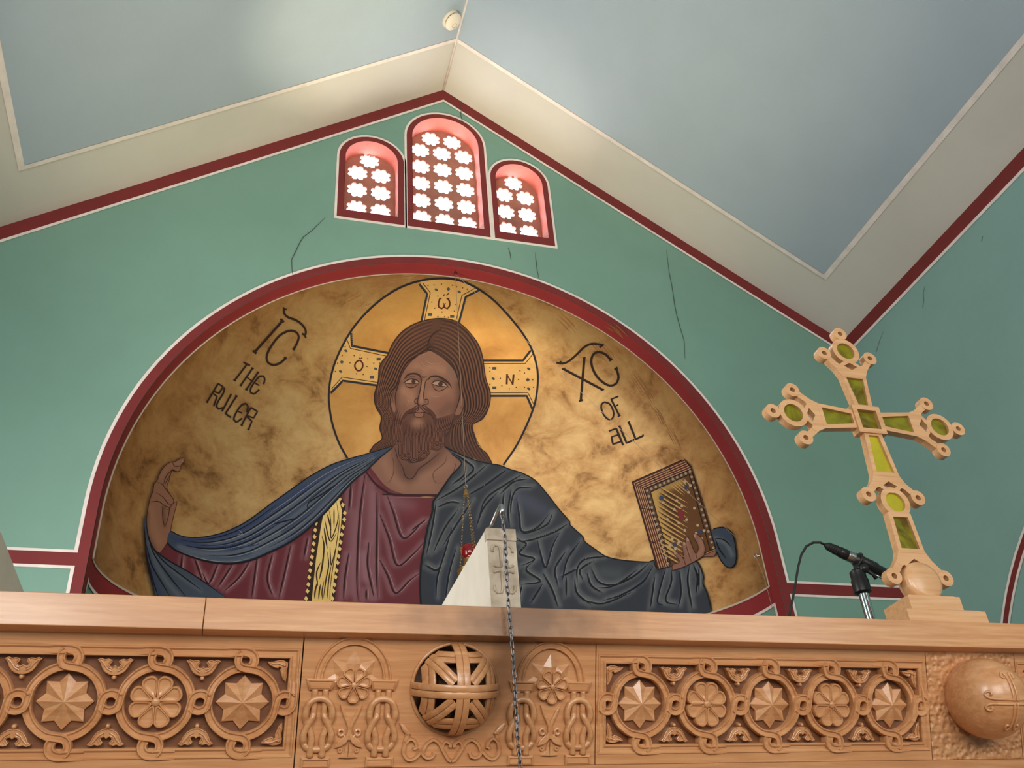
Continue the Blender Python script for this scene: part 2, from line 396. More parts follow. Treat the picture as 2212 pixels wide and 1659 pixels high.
def apse_band(z0, z1, off, name, m):
    mb = MB(); n = 60
    mb.add([apse_pt(180 - 180 * i / n, z0, off) for i in range(n + 1)] + [apse_pt(180 - 180 * i / n, z1, off) for i in range(n + 1)],
           [(i, i + 1, n + 2 + i, n + 1 + i) for i in range(n)]); mb.build(name, m, apse_soffit, smooth=True)
ZG = 1.472
apse_band(1.395, ZG, .0005, 'painted_band', RED2)
apse_band(1.382, 1.395, .001, 'painted_line', LINE)
for sg in (-1, 1):   # white line on the soffit below the band, and its green field
    X = AX + sg * (AR - .004)
    mb = MB(); mb.add([(X, AY0 - .012, -1.4), (X, AY0 + .004, -1.4), (X, AY0 + .004, 1.392), (X, AY0 - .012, 1.392)], [(0, 1, 2, 3)]); mb.build('painted_line', LINE, apse_soffit)

# ------------------------------------------------------------------ the mural on the conch (paint: thin painted layers lying on the curved plaster)
PAINT = bpy.data.materials.new('mural_paint'); PAINT.use_nodes = True
nt = PAINT.node_tree; p_ = nt.nodes['Principled BSDF']; at_ = nt.nodes.new('ShaderNodeAttribute'); at_.attribute_name = 'Col'
nt.links.new(at_.outputs['Color'], p_.inputs['Base Color']); p_.inputs['Roughness'].default_value = .55; p_.inputs['Specular IOR Level'].default_value = .25
def gold_mat(name, c0, c1, c2, metal, rough, scale, str_=(1, 1, 1)):
    m = bpy.data.materials.new(name); m.use_nodes = True; nt = m.node_tree; N = nt.nodes; L = nt.links; p = N['Principled BSDF']
    tc = N.new('ShaderNodeTexCoord'); mp = N.new('ShaderNodeMapping'); mp.inputs['Scale'].default_value = str_; mp.inputs['Rotation'].default_value = (0, .6, 0)
    L.new(tc.outputs['Object'], mp.inputs[0])
    t = N.new('ShaderNodeTexNoise'); t.inputs['Scale'].default_value = scale; t.inputs['Detail'].default_value = 9; t.inputs['Roughness'].default_value = .66; t.inputs['Distortion'].default_value = .3
    L.new(mp.outputs[0], t.inputs['Vector'])
    r = N.new('ShaderNodeValToRGB'); e = r.color_ramp.elements; e[0].position = .30; e[0].color = lin4(c0); e[1].position = .62; e[1].color = lin4(c2)
    k = e.new(.45); k.color = lin4(c1)
    L.new(t.outputs['Fac'], r.inputs[0]); L.new(r.outputs[0], p.inputs['Base Color'])
    p.inputs['Metallic'].default_value = metal
    mr = N.new('ShaderNodeMapRange'); mr.inputs[3].default_value = rough + .14; mr.inputs[4].default_value = rough - .08
    L.new(t.outputs['Fac'], mr.inputs[0]); L.new(mr.outputs[0], p.inputs['Roughness'])
    b = N.new('ShaderNodeBump'); b.inputs['Strength'].default_value = .22; b.inputs['Distance'].default_value = .01; L.new(t.outputs['Fac'], b.inputs['Height']); L.new(b.outputs[0], p.inputs['Normal'])
    return m
GOLD = gold_mat('gilded_ground', (128, 88, 52), (200, 154, 100), (222, 182, 124), .80, .50, 5.5, (1, 1, 1.4))
GOLDH = gold_mat('gilded_halo', (184, 128, 68), (208, 152, 84), (222, 170, 100), .62, .48, 2.4)
GOLDA = gold_mat('gilded_halo_arm', (214, 164, 96), (228, 178, 108), (236, 190, 120), .5, .5, 6)
GOLDC = gold_mat('gilded_stripe', (226, 176, 90), (240, 200, 118), (246, 212, 136), .35, .35, 8)

def conch(P, off):
    P = np.asarray(P, float).reshape(-1, 2); A, B = AR - off, ADEP - off
    D = np.stack([P[:, 0] - CX, P[:, 1] - CY, np.full(len(P), F_PX)], 1) @ RM.T
    def root(zt):
        a = (D[:, 0] / A) ** 2 + (D[:, 1] / B) ** 2 + zt * (D[:, 2] / A) ** 2
        b = -2 * (D[:, 0] * AX / A ** 2 + D[:, 1] * AY0 / B ** 2 + zt * D[:, 2] * AZ / A ** 2)
        c = (AX / A) ** 2 + (AY0 / B) ** 2 + zt * (AZ / A) ** 2 - 1
        return (-b + np.sqrt(np.maximum(b * b - 4 * a * c, 0))) / (2 * a)
    t1, t0 = root(1.0), root(0.0)
    Q1 = D * t1[:, None]; Q0 = D * t0[:, None]
    Q = np.where((Q0[:, 2] < AZ)[:, None], Q0, Q1); Q[:, 2] = np.maximum(Q[:, 2], ZG + .004); return Q   # the painting ends at the dado band

def crop(ox, oy, s): return lambda pts: [(ox + x / s, oy + y / s) for x, y in pts]
H = crop(700, 560, 3.072); FC = crop(800, 740, 5.53); LC = crop(140, 940, 3.568); CC = crop(600, 960, 3.456); RC = crop(1080, 960, 3.352)
TL = crop(400, 640, 5.183); TR = crop(1160, 700, 5.531)

def spline(pts, step=4.0, closed=False):
    P = np.array(pts, float)
    if len(P) < 3 and not closed:
        d = np.linalg.norm(P[1] - P[0]); k = max(2, int(d / step) + 1); t = np.linspace(0, 1, k)[:, None]; return P[0] * (1 - t) + P[1] * t
    n = len(P); out = []
    for i in range(n if closed else n - 1):
        p0 = P[(i - 1) % n] if closed or i > 0 else 2 * P[0] - P[1]
        p1 = P[i]; p2 = P[(i + 1) % n]
        p3 = P[(i + 2) % n] if closed or i + 2 < n else 2 * P[-1] - P[-2]
        k = max(1, int(np.linalg.norm(p2 - p1) / step))
        for t in np.arange(k) / k:
            out.append(.5 * ((2 * p1) + (p2 - p0) * t + (2 * p0 - 5 * p1 + 4 * p2 - p3) * t * t + (3 * p1 - p0 - 3 * p2 + p3) * t ** 3))
    if not closed: out.append(P[-1])
    return np.array(out)
def inside(P, poly):
    x, y = P[:, 0], P[:, 1]; r = np.zeros(len(P), bool); n = len(poly); j = n - 1
    for i in range(n):
        xi, yi = poly[i]; xj, yj = poly[j]
        with np.errstate(divide='ignore', invalid='ignore'):
            r ^= ((yi > y) != (yj > y)) & (x < (xj - xi) * (y - yi) / (yj - yi + 1e-12) + xi)
        j = i
    return r
def dist(P, line):
    L_ = np.asarray(line, float); d = np.full(len(P), 1e9)
    for a, b in zip(L_[:-1], L_[1:]):
        ab = b - a; q = (P - a) @ ab / max(ab @ ab, 1e-9); q = np.clip(q, 0, 1)
        d = np.minimum(d, np.linalg.norm(P - a - q[:, None] * ab, axis=1))
    return d
KP = 1.0
def shade(P, base, strokes):
    C = np.tile(lin(base), (len(P), 1))
    for pts, w, col, k in strokes:
        L_ = spline(pts, 10) if len(pts) > 1 else np.array([pts[0], (pts[0][0] + .1, pts[0][1])])
        a = (k * np.exp(-(dist(P, L_) / w) ** 2))[:, None]
        C = C * (1 - a) + lin(col) * a
    return C
def fill(name, poly, base, layer, parent, strokes=(), step=6.0, smooth=True, m=None, post=None):
    B = spline(poly, min(step, 5), True) if smooth else np.array([q for a, b in zip(poly, list(poly[1:]) + [poly[0]]) for q in spline([a, b], step)[:-1]])
    x0, y0 = B.min(0); x1, y1 = B.max(0)
    gx, gy = np.meshgrid(np.arange(x0 + step / 2, x1, step), np.arange(y0 + step / 2, y1, step))
    gx[1::2] += step / 2; G = np.stack([gx.ravel(), gy.ravel()], 1)
    G = G[inside(G, B)]
    if len(G): G = G[dist(G, np.vstack([B, B[:1]])) > step * .35]
    V = np.vstack([B, G]) if len(G) else B
    vs, _, fs, *_ = delaunay_2d_cdt([Vector(v) for v in V], [], [list(range(len(B)))], 1, 1e-4)
    V2 = np.array([tuple(v) for v in vs])
    Q = conch(V2, layer * .0007)
    mb = MB(); mb.v = [tuple(q) for q in Q]; mb.f = [tuple(f) for f in fs]
    if m is None:
        C = shade(V2, base, strokes)
        if post is not None: C = post(V2, C)
        mb.c = np.hstack([np.clip(C * KP, 0, 1), np.ones((len(V2), 1))])
    o = mb.build(name, m or PAINT, parent, smooth=True, fix=False)
    return o
class INK:
    """collects tapered brush lines of several colours into one part"""
    def __init__(s, layer): s.mb = MB(); s.cols = []; s.layer = layer
    def line(s, pts, w, col, t0=1.0, t1=1.0, step=4.0, sm=True):
        L_ = spline(pts, step) if sm else np.vstack([spline([a, b], step) for a, b in zip(pts, pts[1:])])
        keep = [0] + [i for i in range(1, len(L_)) if np.linalg.norm(L_[i] - L_[i - 1]) > 1e-6]; L_ = L_[keep]
        n = len(L_); T = np.gradient(L_, axis=0); T /= np.linalg.norm(T, axis=1)[:, None] + 1e-9; Nn = np.stack([-T[:, 1], T[:, 0]], 1)
        q = np.linspace(0, 1, n); ww = w / 2 * np.minimum(1, np.minimum(t0 + (1 - t0) * q / .25, t1 + (1 - t1) * (1 - q) / .25))
        V = np.empty((2 * n, 2)); V[0::2] = L_ - Nn * ww[:, None]; V[1::2] = L_ + Nn * ww[:, None]
        Q = conch(V, s.layer * .0007); s.mb.add(Q, [(2 * i, 2 * i + 1, 2 * i + 3, 2 * i + 2) for i in range(n - 1)])
        s.cols += [lin(col)] * (2 * n); return s
    def poly(s, pts, col):
        s.layer += .03; Q = conch(pts, s.layer * .0007); s.mb.add(Q, [tuple(range(len(pts)))]); s.cols += [lin(col)] * len(pts); return s
    def dot(s, c, r, col, n=10, r2=None, ang=0):
        ca, sa = math.cos(ang), math.sin(ang); pts = []
        for k in range(n):
            a, b = r * math.cos(2 * PI * k / n), (r2 or r) * math.sin(2 * PI * k / n); pts.append((c[0] + a * ca - b * sa, c[1] + a * sa + b * ca))
        return s.poly(pts, col)
    def build(s, name, parent):
        stuff = name not in ('letter', 'tilde_mark', 'halo_outline', 'diamond', 'halo_jewel')
        s.mb.c = np.hstack([np.clip(np.array(s.cols) * KP, 0, 1), np.ones((len(s.cols), 1))]); o = s.mb.build(name, PAINT, parent, fix=False)
        if stuff: o['kind'] = 'stuff'
        return o

mural = empty('apse_mural', 'painted mural of a bearded haloed figure in blue and red robes on gold', 'mural', loc=(AX, AY0 + .5, ZG))
# gold ground
gg = conch_grid(.0007, 96, 48, zlow=ZG); gg.build('gold_ground', GOLD, mural, smooth=True)
mb = MB(); pth = [(AX - AR + .003, ZG)] + arc(AX, AZ, AR - .003, 180, 0, 90) + [(AX + AR - .003, ZG)]
strip(mb, pth, -.006, 0.0, lambda u, v: (u, AY0 + .003, v)); mb.build('border_line', mat('mural_border', (196, 178, 160), .6), mural)
mb = MB(); n = 80
mb.add([apse_pt(180 - 180 * i / n, ZG - .003, .004) for i in range(n + 1)] + [apse_pt(180 - 180 * i / n, ZG + .006, .004) for i in range(n + 1)], [(i, i + 1, n + 2 + i, n + 1 + i) for i in range(n)])
mb.build('border_line', MATS['mural_border'], mural)

# worn brown patches in the gilding
def blot(c, rx, ry, ang, col, layer, name='worn_patch'):
    pts = []
    for k in range(16):
        a = 2 * PI * k / 16; q = random.uniform(.55, 1.1); pts.append((c[0] + rx * q * math.cos(a) * math.cos(ang) - ry * q * math.sin(a) * math.sin(ang), c[1] + rx * q * math.cos(a) * math.sin(ang) + ry * q * math.sin(a) * math.cos(ang)))
    return pts
ik = INK(1.6)
for c, l, a, w in [((850, 600), 60, -.12, 5), ((870, 590), 40, -.15, 4), ((825, 612), 46, -.3, 5), ((800, 596), 38, -.2, 4), ((905, 598), 30, -.1, 5), ((760, 640), 26, -.5, 3), ((795, 655), 20, -.6, 3),
                   ((1230, 700), 60, .8, 2), ((1300, 760), 80, .9, 2), ((1390, 840), 90, 1.0, 2.4), ((1420, 900), 70, 1.05, 2), ((1330, 720), 60, .75, 2), ((1450, 950), 60, 1.1, 2)]:
    for k in range(7):
        x, y = c[0] + random.uniform(-14, 14), c[1] + random.uniform(-7, 7); q = l * random.uniform(.5, 1)
        ik.line([(x - q * math.cos(a) / 2, y - q * math.sin(a) / 2), (x + 2, y + random.uniform(-2, 2)), (x + q * math.cos(a) / 2, y + q * math.sin(a) / 2)], w * random.uniform(.4, .9), (146, 102, 62), .05, .05)
ik.build('worn_patch', mural)

# halo
halo = H([(155, 1320), (100, 1220), (55, 1090), (34, 960), (33, 880), (46, 780), (75, 680), (125, 570), (195, 455), (290, 345), (400, 252), (520, 182), (650, 141), (780, 128), (900, 142), (1010, 190), (1120, 268), (1220, 370), (1310, 482), (1370, 580), (1405, 680), (1419, 780), (1410, 900), (1385, 1000), (1340, 1110), (1275, 1240), (1190, 1365)])
ha = spline(halo, 5); fill('halo', list(ha[::3]) + H([(1000, 1400), (500, 1400)]), None, 2, mural, m=GOLDH, step=14, smooth=False)
INK(5).line(halo, 4.2, (38, 34, 44)).build('halo_outline', mural)
ik = INK(5)
arms = [([(632, 165), (685, 230), (645, 420)], [(655, 158), (705, 222), (665, 412)]), ([(1030, 205), (940, 250), (893, 430)], [(1005, 192), (915, 240), (873, 420)]),
        ([(180, 490), (185, 575), (440, 626)], [(155, 540), (175, 592), (425, 645)]), ([(45, 888), (125, 806), (370, 840)], [(50, 860), (120, 782), (370, 820)]),
        ([(1372, 605), (1320, 672), (1050, 672)], [(1385, 630), (1335, 692), (1060, 692)]), ([(1385, 1000), (1345, 907), (1095, 907)], [(1395, 970), (1352, 885), (1095, 887)])]
for a, b in arms:
    ik.line(H(a), 4.6, (42, 42, 52), sm=False); ik.line([(x + 1.2, y + 1.2) for x, y in H(a)], 1.2, (120, 120, 128), sm=False); ik.line(H(b), 1.5, (70, 46, 34), sm=False)
top = spline(H([(632, 165), (650, 141), (780, 128), (900, 142), (1030, 205)]), 5)
fill('halo_cross_arm', list(top) + H([(940, 250), (893, 440), (645, 440), (685, 230)]), None, 3, mural, m=GOLDA, step=10, smooth=False)
lf = spline(H([(45, 888), (33, 880), (46, 780), (75, 680), (125, 570), (180, 490)]), 5)
fill('halo_cross_arm', list(lf)[1:] + H([(185, 575), (450, 628), (450, 850), (125, 806)]), None, 3, mural, m=GOLDA, step=10, smooth=False)
rt = spline(H([(1372, 605), (1405, 680), (1419, 780), (1410, 900), (1385, 1000)]), 5)
fill('halo_cross_arm', list(rt) + H([(1345, 907), (1050, 907), (1040, 672), (1320, 672)]), None, 3, mural, m=GOLDA, step=10, smooth=False)
SL_ = (74, 76, 74)
for x, y, kind in [(745, 203, 'd'), (825, 198, 'q'), (897, 217, 'd'), (703, 368, 'r'), (850, 380, 'r'), (145, 608, 'd'), (118, 682, 'q'), (110, 745, 'd'), (362, 663, 'r'), (342, 727, 'd'), (318, 783, 'r'),
                   (1130, 724, 'r'), (1123, 793, 'd'), (1130, 853, 'r'), (1358, 727, 'd'), (1352, 800, 'q'), (1358, 860, 'd')]:
    cx, cy = H([(x, y)])[0]; jk = INK(5)
    if kind == 'd': jk.dot((cx, cy), 4, SL_, 10, 2.6, .5)
    elif kind == 'q': jk.poly([(cx - 4.4, cy), (cx, cy - 4.4), (cx + 4.4, cy), (cx, cy + 4.4)], SL_)
    else: jk.poly([(cx - 4.4, cy - 2.8), (cx + 4.4, cy - 2.8), (cx + 4.4, cy + 2.8), (cx - 4.4, cy + 2.8)], SL_)
    jk.build('halo_jewel', mural)
for x, y in [(690, 175), (730, 170), (780, 165), (850, 172), (880, 183), (920, 190), (950, 200), (755, 245), (715, 285), (735, 325), (783, 350), (875, 300), (865, 345), (945, 257), (755, 380), (800, 382), (825, 385),
             (200, 640), (240, 635), (290, 660), (172, 688), (285, 712), (215, 760), (260, 765), (75, 745), (90, 690), (120, 640), (140, 580), (330, 690), (370, 690), (1170, 790), (1290, 798), (1330, 755), (1330, 850), (1180, 840), (1230, 860), (1275, 850), (1300, 740), (1385, 800), (1390, 850), (1100, 720), (1100, 745), (1100, 830)]:
    ik.dot(H([(x, y)])[0], 1.5, (96, 66, 40), 6)
ik.build('halo_ornament', mural)
INKC = (84, 36, 26)
def glyph(lines, col, parent, layer=6, name='letter'):
    g = INK(layer)
    for pts, w, sm in lines: g.line(pts, w, col, sm=sm)
    return g.build(name, parent)
glyph([(H([(768, 262), (760, 290), (762, 318), (780, 328), (796, 318), (798, 300)]), 3.4, True), (H([(798, 300), (800, 320), (818, 328), (832, 312), (834, 285), (822, 262)]), 3.4, True), (H([(765, 262), (780, 262)]), 2.4, True), (H([(812, 262), (832, 262)]), 2.4, True),
       (H([(793, 245), (800, 232)]), 2, True), (H([(812, 240), (828, 226)]), 2, True), (H([(790, 292), (795, 296)]), 2, True), (H([(802, 292), (807, 296)]), 2, True)], INKC, mural)
glyph([(H([(228, 672), (208, 690), (205, 715), (222, 740), (242, 738), (256, 715), (256, 690), (242, 672), (228, 672)]), 3.4, True), (H([(232, 654), (242, 660), (255, 652)]), 2, True)], INKC, mural)
glyph([(H([(1215, 762), (1212, 830)]), 4, True), (H([(1213, 765), (1250, 828)]), 2.4, True), (H([(1258, 765), (1251, 832)]), 4, True)], INKC, mural)
BK = (46, 30, 26)
ser = lambda T, a, b: (T([a, b]), 4.6, True)
glyph([(TL([(1085, 282), (782, 622)]), 5, True), ser(TL, (1068, 255), (1106, 290)), ser(TL, (760, 610), (798, 642))], BK, mural)
glyph([(TL([(1212, 600), (1255, 520), (1272, 450), (1240, 402), (1165, 388), (1060, 440), (970, 550), (915, 660), (925, 738), (985, 768), (1060, 750), (1130, 690)]), 4.6, True), ser(TL, (1202, 585), (1228, 600)), ser(TL, (1110, 680), (1136, 702))], BK, mural)
glyph([(TL([(1108, 140), (1108, 190), (1150, 235), (1230, 265), (1300, 310), (1345, 370), (1350, 420), (1335, 440)]), 4.6, True), (TL([(1098, 125), (1112, 145), (1140, 150)]), 3, True), (TL([(1310, 418), (1335, 435), (1352, 465)]), 4, True)], BK, mural, name='tilde_mark')
glyph([(TL([(692, 762), (555, 942)]), 3.6, True), (TL([(652, 738), (727, 775)]), 3.2, True), (TL([(542, 932), (566, 950)]), 3, True)], BK, mural)
glyph([(TL([(755, 808), (622, 998)]), 3.6, True), (TL([(817, 852), (685, 1045)]), 3.6, True), (TL([(690, 905), (750, 952)]), 2.6, True), (TL([(742, 800), (768, 812)]), 3, True), (TL([(805, 845), (828, 860)]), 3, True), (TL([(610, 992), (634, 1004)]), 3, True), (TL([(672, 1036), (698, 1052)]), 3, True)], BK, mural)
glyph([(TL([(878, 985), (892, 930), (872, 892), (835, 895), (785, 950), (735, 1030), (735, 1080), (770, 1095), (830, 1045)]), 3.6, True), (TL([(780, 970), (832, 1000)]), 2.8, True)], BK, mural)
glyph([(TL([(370, 978), (245, 1185)]), 3.6, True), (TL([(370, 978), (425, 1012), (382, 1088), (325, 1066)]), 3.2, False), (TL([(318, 1092), (358, 1122), (320, 1230)]), 3.2, False), (TL([(236, 1178), (258, 1192)]), 3, True)], BK, mural)
glyph([(TL([(440, 1022), (428, 1085), (368, 1180), (352, 1235), (375, 1262), (425, 1245)]), 3.6, True), (TL([(518, 1092), (412, 1290)]), 3.6, True)], BK, mural)
glyph([(TL([(575, 1118), (452, 1312), (512, 1358), (506, 1338)]), 3.6, False), (TL([(562, 1108), (588, 1124)]), 3, True)], BK, mural)
glyph([(TL([(690, 1300), (704, 1235), (675, 1202), (625, 1225), (568, 1310), (545, 1380), (572, 1410), (640, 1365)]), 3.6, True), (TL([(595, 1288), (640, 1310)]), 2.8, True)], BK, mural)
glyph([(TL([(737, 1245), (632, 1443)]), 3.6, True), (TL([(737, 1245), (810, 1288), (768, 1362), (690, 1335)]), 3.2, False), (TL([(690, 1345), (748, 1398), (710, 1492)]), 3.2, False), (TL([(622, 1436), (646, 1450)]), 3, True), (TL([(698, 1484), (722, 1496)]), 3, True)], BK, mural)
glyph([(TR([(240, 464), (300, 472), (370, 450), (470, 368), (560, 280), (640, 240), (720, 240), (780, 252)]), 4.4, True), (TR([(228, 462), (262, 468), (290, 445)]), 3.6, True), (TR([(745, 282), (768, 262), (795, 246)]), 4, True)], BK, mural, name='tilde_mark')
glyph([(TR([(310, 535), (782, 785)]), 4.8, True), (TR([(565, 405), (545, 640), (522, 915)]), 5, True), (TR([(295, 540), (335, 528)]), 3, True), (TR([(765, 795), (800, 778)]), 3, True), (TR([(547, 408), (580, 400)]), 3, True), (TR([(500, 922), (546, 908)]), 4, True)], BK, mural)
glyph([(TR([(880, 430), (820, 365), (740, 336), (675, 360), (648, 430), (660, 520), (710, 620), (790, 700), (870, 736), (940, 715), (972, 650), (965, 590), (942, 530)]), 4.8, True), ser(TR, (862, 438), (896, 418)), ser(TR, (926, 545), (962, 520))], BK, mural)
glyph([(TR([(800, 933), (768, 965), (770, 1020), (800, 1090), (850, 1138), (895, 1132), (916, 1080), (900, 1010), (860, 950), (800, 933)]), 3.6, True)], BK, mural)
glyph([(TR([(885, 900), (985, 1098)]), 3.8, True), (TR([(878, 902), (970, 864)]), 3.2, True), (TR([(920, 988), (970, 964)]), 3, True), (TR([(965, 1105), (998, 1088)]), 3, True)], BK, mural)
glyph([(TR([(945, 1248), (1028, 1448)]), 4.4, True), (TR([(858, 1280), (945, 1248)]), 3.4, True), (TR([(888, 1348), (972, 1322)]), 3.2, True), (TR([(888, 1348), (906, 1436), (1005, 1402)]), 3.8, False)], BK, mural)
glyph([(TR([(985, 1220), (1070, 1422), (1152, 1385)]), 4.2, False), (TR([(972, 1226), (998, 1214)]), 3, True), (TR([(1146, 1400), (1156, 1370)]), 3, True)], BK, mural)
glyph([(TR([(1095, 1172), (1178, 1376), (1264, 1336)]), 4.2, False), (TR([(1082, 1178), (1108, 1166)]), 3, True), (TR([(1258, 1350), (1268, 1318)]), 3, True)], BK, mural)

# --- figure: hair
HB = (88, 56, 46); HL = (122, 80, 60); HD = (50, 30, 28)
hair_o = H([(303, 1284), (330, 1235), (385, 1190), (370, 1120), (380, 1045), (347, 985), (333, 920), (344, 860), (360, 800), (366, 720), (390, 672), (422, 636), (450, 570), (500, 500), (565, 448), (640, 415), (720, 397), (790, 394), (860, 407), (920, 442), (985, 510), (1025, 570), (1050, 640), (1062, 720), (1075, 800), (1100, 870), (1103, 930), (1086, 1000), (1050, 1060), (986, 1100), (1000, 1170), (1020, 1240), (1080, 1290), (1113, 1360), (1000, 1325), (880, 1300), (830, 1260), (700, 1300), (500, 1300), (440, 1262)])
fill('hair', hair_o, HB, 7, mural, [(H([(690, 590), (600, 650), (520, 720), (480, 820), (450, 900)]), 10, HD, .7), (H([(700, 590), (800, 640), (870, 720), (900, 850)]), 8, HD, .6), (H([(430, 800), (380, 900), (400, 1000)]), 12, HL, .25),
     (H([(1020, 800), (1050, 900), (1000, 1020)]), 14, HL, .2), (H([(600, 500), (500, 600)]), 14, HL, .25), (H([(360, 760), (335, 920), (385, 1050), (370, 1130)]), 7, HD, .6), (H([(1075, 800), (1103, 930), (1050, 1060)]), 7, HD, .6), (H([(790, 394), (920, 442), (1025, 570), (1062, 720)]), 7, HD, .5)], step=5)
ik = INK(8)
def strands(A, B, n, w, cols, lo=0.0, hi=1.0):
    A = spline(A, 4); B = spline(B, 4); k = 40
    ra = A[np.linspace(0, len(A) - 1, k).astype(int)]; rb = B[np.linspace(0, len(B) - 1, k).astype(int)]
    for i in range(n):
        t = lo + (hi - lo) * i / max(1, n - 1); L_ = ra * (1 - t) + rb * t
        ik.line([tuple(q) for q in L_[::3]], w, cols[i % len(cols)], .3, .3)
cH = [HL, HD, (116, 76, 56), HD]
strands(H([(720, 400), (600, 440), (500, 520), (430, 640), (385, 730), (365, 850), (350, 940), (390, 1030), (385, 1120), (395, 1190), (320, 1270)]), H([(700, 590), (640, 640), (560, 690), (510, 770), (490, 840), (440, 900), (430, 980), (455, 1060), (450, 1140), (450, 1200), (440, 1255)]), 17, 2.1, cH)
strands(H([(790, 396), (900, 430), (1000, 540), (1050, 680), (1070, 810), (1098, 900), (1075, 1010), (990, 1090), (1005, 1180), (1060, 1280), (1105, 1345)]), H([(705, 590), (780, 620), (860, 690), (890, 780), (905, 880), (925, 960), (915, 1040), (860, 1090), (840, 1160), (835, 1220), (870, 1290)]), 19, 2.1, cH)
ik.line(H([(690, 590), (680, 620), (672, 645), (690, 665), (715, 668)]), 3, HD, 1, .1); ik.line(H([(705, 595), (712, 640), (745, 655), (790, 662)]), 3.2, HD, 1, .1); ik.line(H([(695, 600), (690, 560), (720, 500), (790, 455)]), 3, HD, .4, .1)
ik.line(hair_o[:34], 2, HD, 1, 1)
ik.build('hair_strands', mural)

# --- neck and face
SK = (142, 100, 82); SKL = (172, 126, 100); SKD = (100, 66, 54); SKO = (66, 40, 36)
fill('neck', H([(500, 1130), (485, 1200), (455, 1255), (400, 1290), (340, 1350), (286, 1402), (330, 1470), (400, 1520), (465, 1566), (720, 1566), (790, 1560), (850, 1490), (910, 1410), (950, 1345), (870, 1290), (805, 1250), (785, 1200), (770, 1130)]), SK, 9, mural,
     [(H([(470, 1230), (500, 1350), (545, 1440), (575, 1455), (620, 1400), (720, 1330), (800, 1230)]), 12, SKD, .75), (H([(560, 1400), (570, 1340)]), 22, SKD, .8), (H([(400, 1350), (450, 1450), (520, 1510)]), 10, SKL, .35), (H([(650, 1450), (760, 1400), (830, 1360)]), 10, SKL, .35), (H([(600, 1500), (700, 1500)]), 12, SKL, .3)], step=5)
INK(10).line(H([(490, 1330), (520, 1380), (540, 1440), (570, 1458), (600, 1440), (630, 1390), (700, 1340), (765, 1285)]), 2.2, SKO, .3, .3).line(H([(445, 1290), (462, 1350), (460, 1420), (430, 1480), (395, 1485)]), 1.6, SKD, .2, .2).line(H([(815, 1300), (800, 1350), (730, 1410), (725, 1450), (745, 1485), (790, 1480)]), 1.6, SKD, .2, .2).line(H([(470, 1250), (490, 1330)]), 1.8, SKO, .3, .3).build('neck_lines', mural)
for nm, pl in (('ear', [(325, 560), (270, 600), (245, 660), (240, 720), (255, 790), (275, 838), (298, 832), (320, 780), (320, 680)]), ('ear', [(1075, 610), (1115, 680), (1121, 740), (1095, 800), (1072, 860), (1035, 872), (1003, 852), (1000, 790), (1020, 700), (1040, 640)])):
    fill(nm, FC(pl), SK, 9, mural, [(FC(pl[:4]), 3, SKD, .6)], step=4)
face = FC([(650, 125), (560, 165), (480, 230), (410, 315), (365, 400), (340, 480), (325, 560), (305, 640), (298, 720), (300, 800), (290, 880), (300, 1000), (420, 1100), (700, 1100), (900, 1050), (985, 950), (1005, 850), (1040, 760), (1062, 690), (1072, 600), (1062, 520), (1042, 420), (1000, 320), (940, 250), (870, 190), (790, 140), (710, 100)])
fill('face', face, SK, 10, mural, [(FC([(350, 480), (310, 640), (305, 800)]), 8, SKD, .7), (FC([(1050, 500), (1060, 640), (1010, 840)]), 9, SKD, .8), (FC([(600, 420), (590, 560), (560, 700)]), 5, SKD, .6), (FC([(500, 470)]), 14, SKD, .5), (FC([(830, 490)]), 15, SKD, .5),
     (FC([(640, 330), (760, 290), (860, 330)]), 9, SKL, .5), (FC([(560, 280), (500, 330)]), 8, SKL, .4), (FC([(400, 570), (470, 620), (490, 680)]), 10, SKL, .55), (FC([(720, 620), (800, 620), (900, 580)]), 10, SKL, .5), (FC([(625, 480), (612, 600), (608, 700)]), 4, SKL, .8), (FC([(850, 690)]), 20, (140, 92, 78), .6), (FC([(400, 380), (500, 330), (600, 350)]), 6, SKD, .3), (FC([(940, 760), (850, 840)]), 12, SKD, .5), (FC([(380, 800)]), 14, SKD, .4), (FC([(950, 300), (1020, 420)]), 7, (112, 96, 86), .5)], step=3.6)
# beard
BB = (92, 56, 46)
beard = FC([(318, 790), (282, 860), (262, 940), (256, 1010), (266, 1090), (280, 1180), (308, 1226), (350, 1226), (330, 1290), (348, 1360), (396, 1405), (440, 1412), (480, 1440), (560, 1430), (640, 1402), (700, 1345), (726, 1282), (790, 1295), (850, 1265), (885, 1200), (890, 1132), (940, 1092), (980, 1010), (995, 940), (1000, 850), (950, 860), (880, 880), (790, 905), (775, 860), (720, 850), (660, 846), (580, 842), (510, 838), (430, 850), (400, 880), (360, 900), (335, 850)])
fill('beard', beard, BB, 11, mural, [(FC([(565, 955)]), 12, SKL, .8), (FC([(530, 975), (600, 975)]), 7, SK, .6), (FC([(420, 890), (560, 870), (700, 880), (770, 960)]), 8, (112, 76, 62), .5), (FC([(300, 880), (280, 1000), (300, 1180)]), 6, HD, .3), (FC([(900, 1120), (980, 960)]), 6, HD, .35), (FC([(350, 1350), (480, 1430), (640, 1400), (710, 1300)]), 7, HD, .45), (FC([(880, 880), (960, 870)]), 9, SK, .35), (FC([(330, 830), (360, 880)]), 8, SK, .3)], step=4)
ik = INK(12)
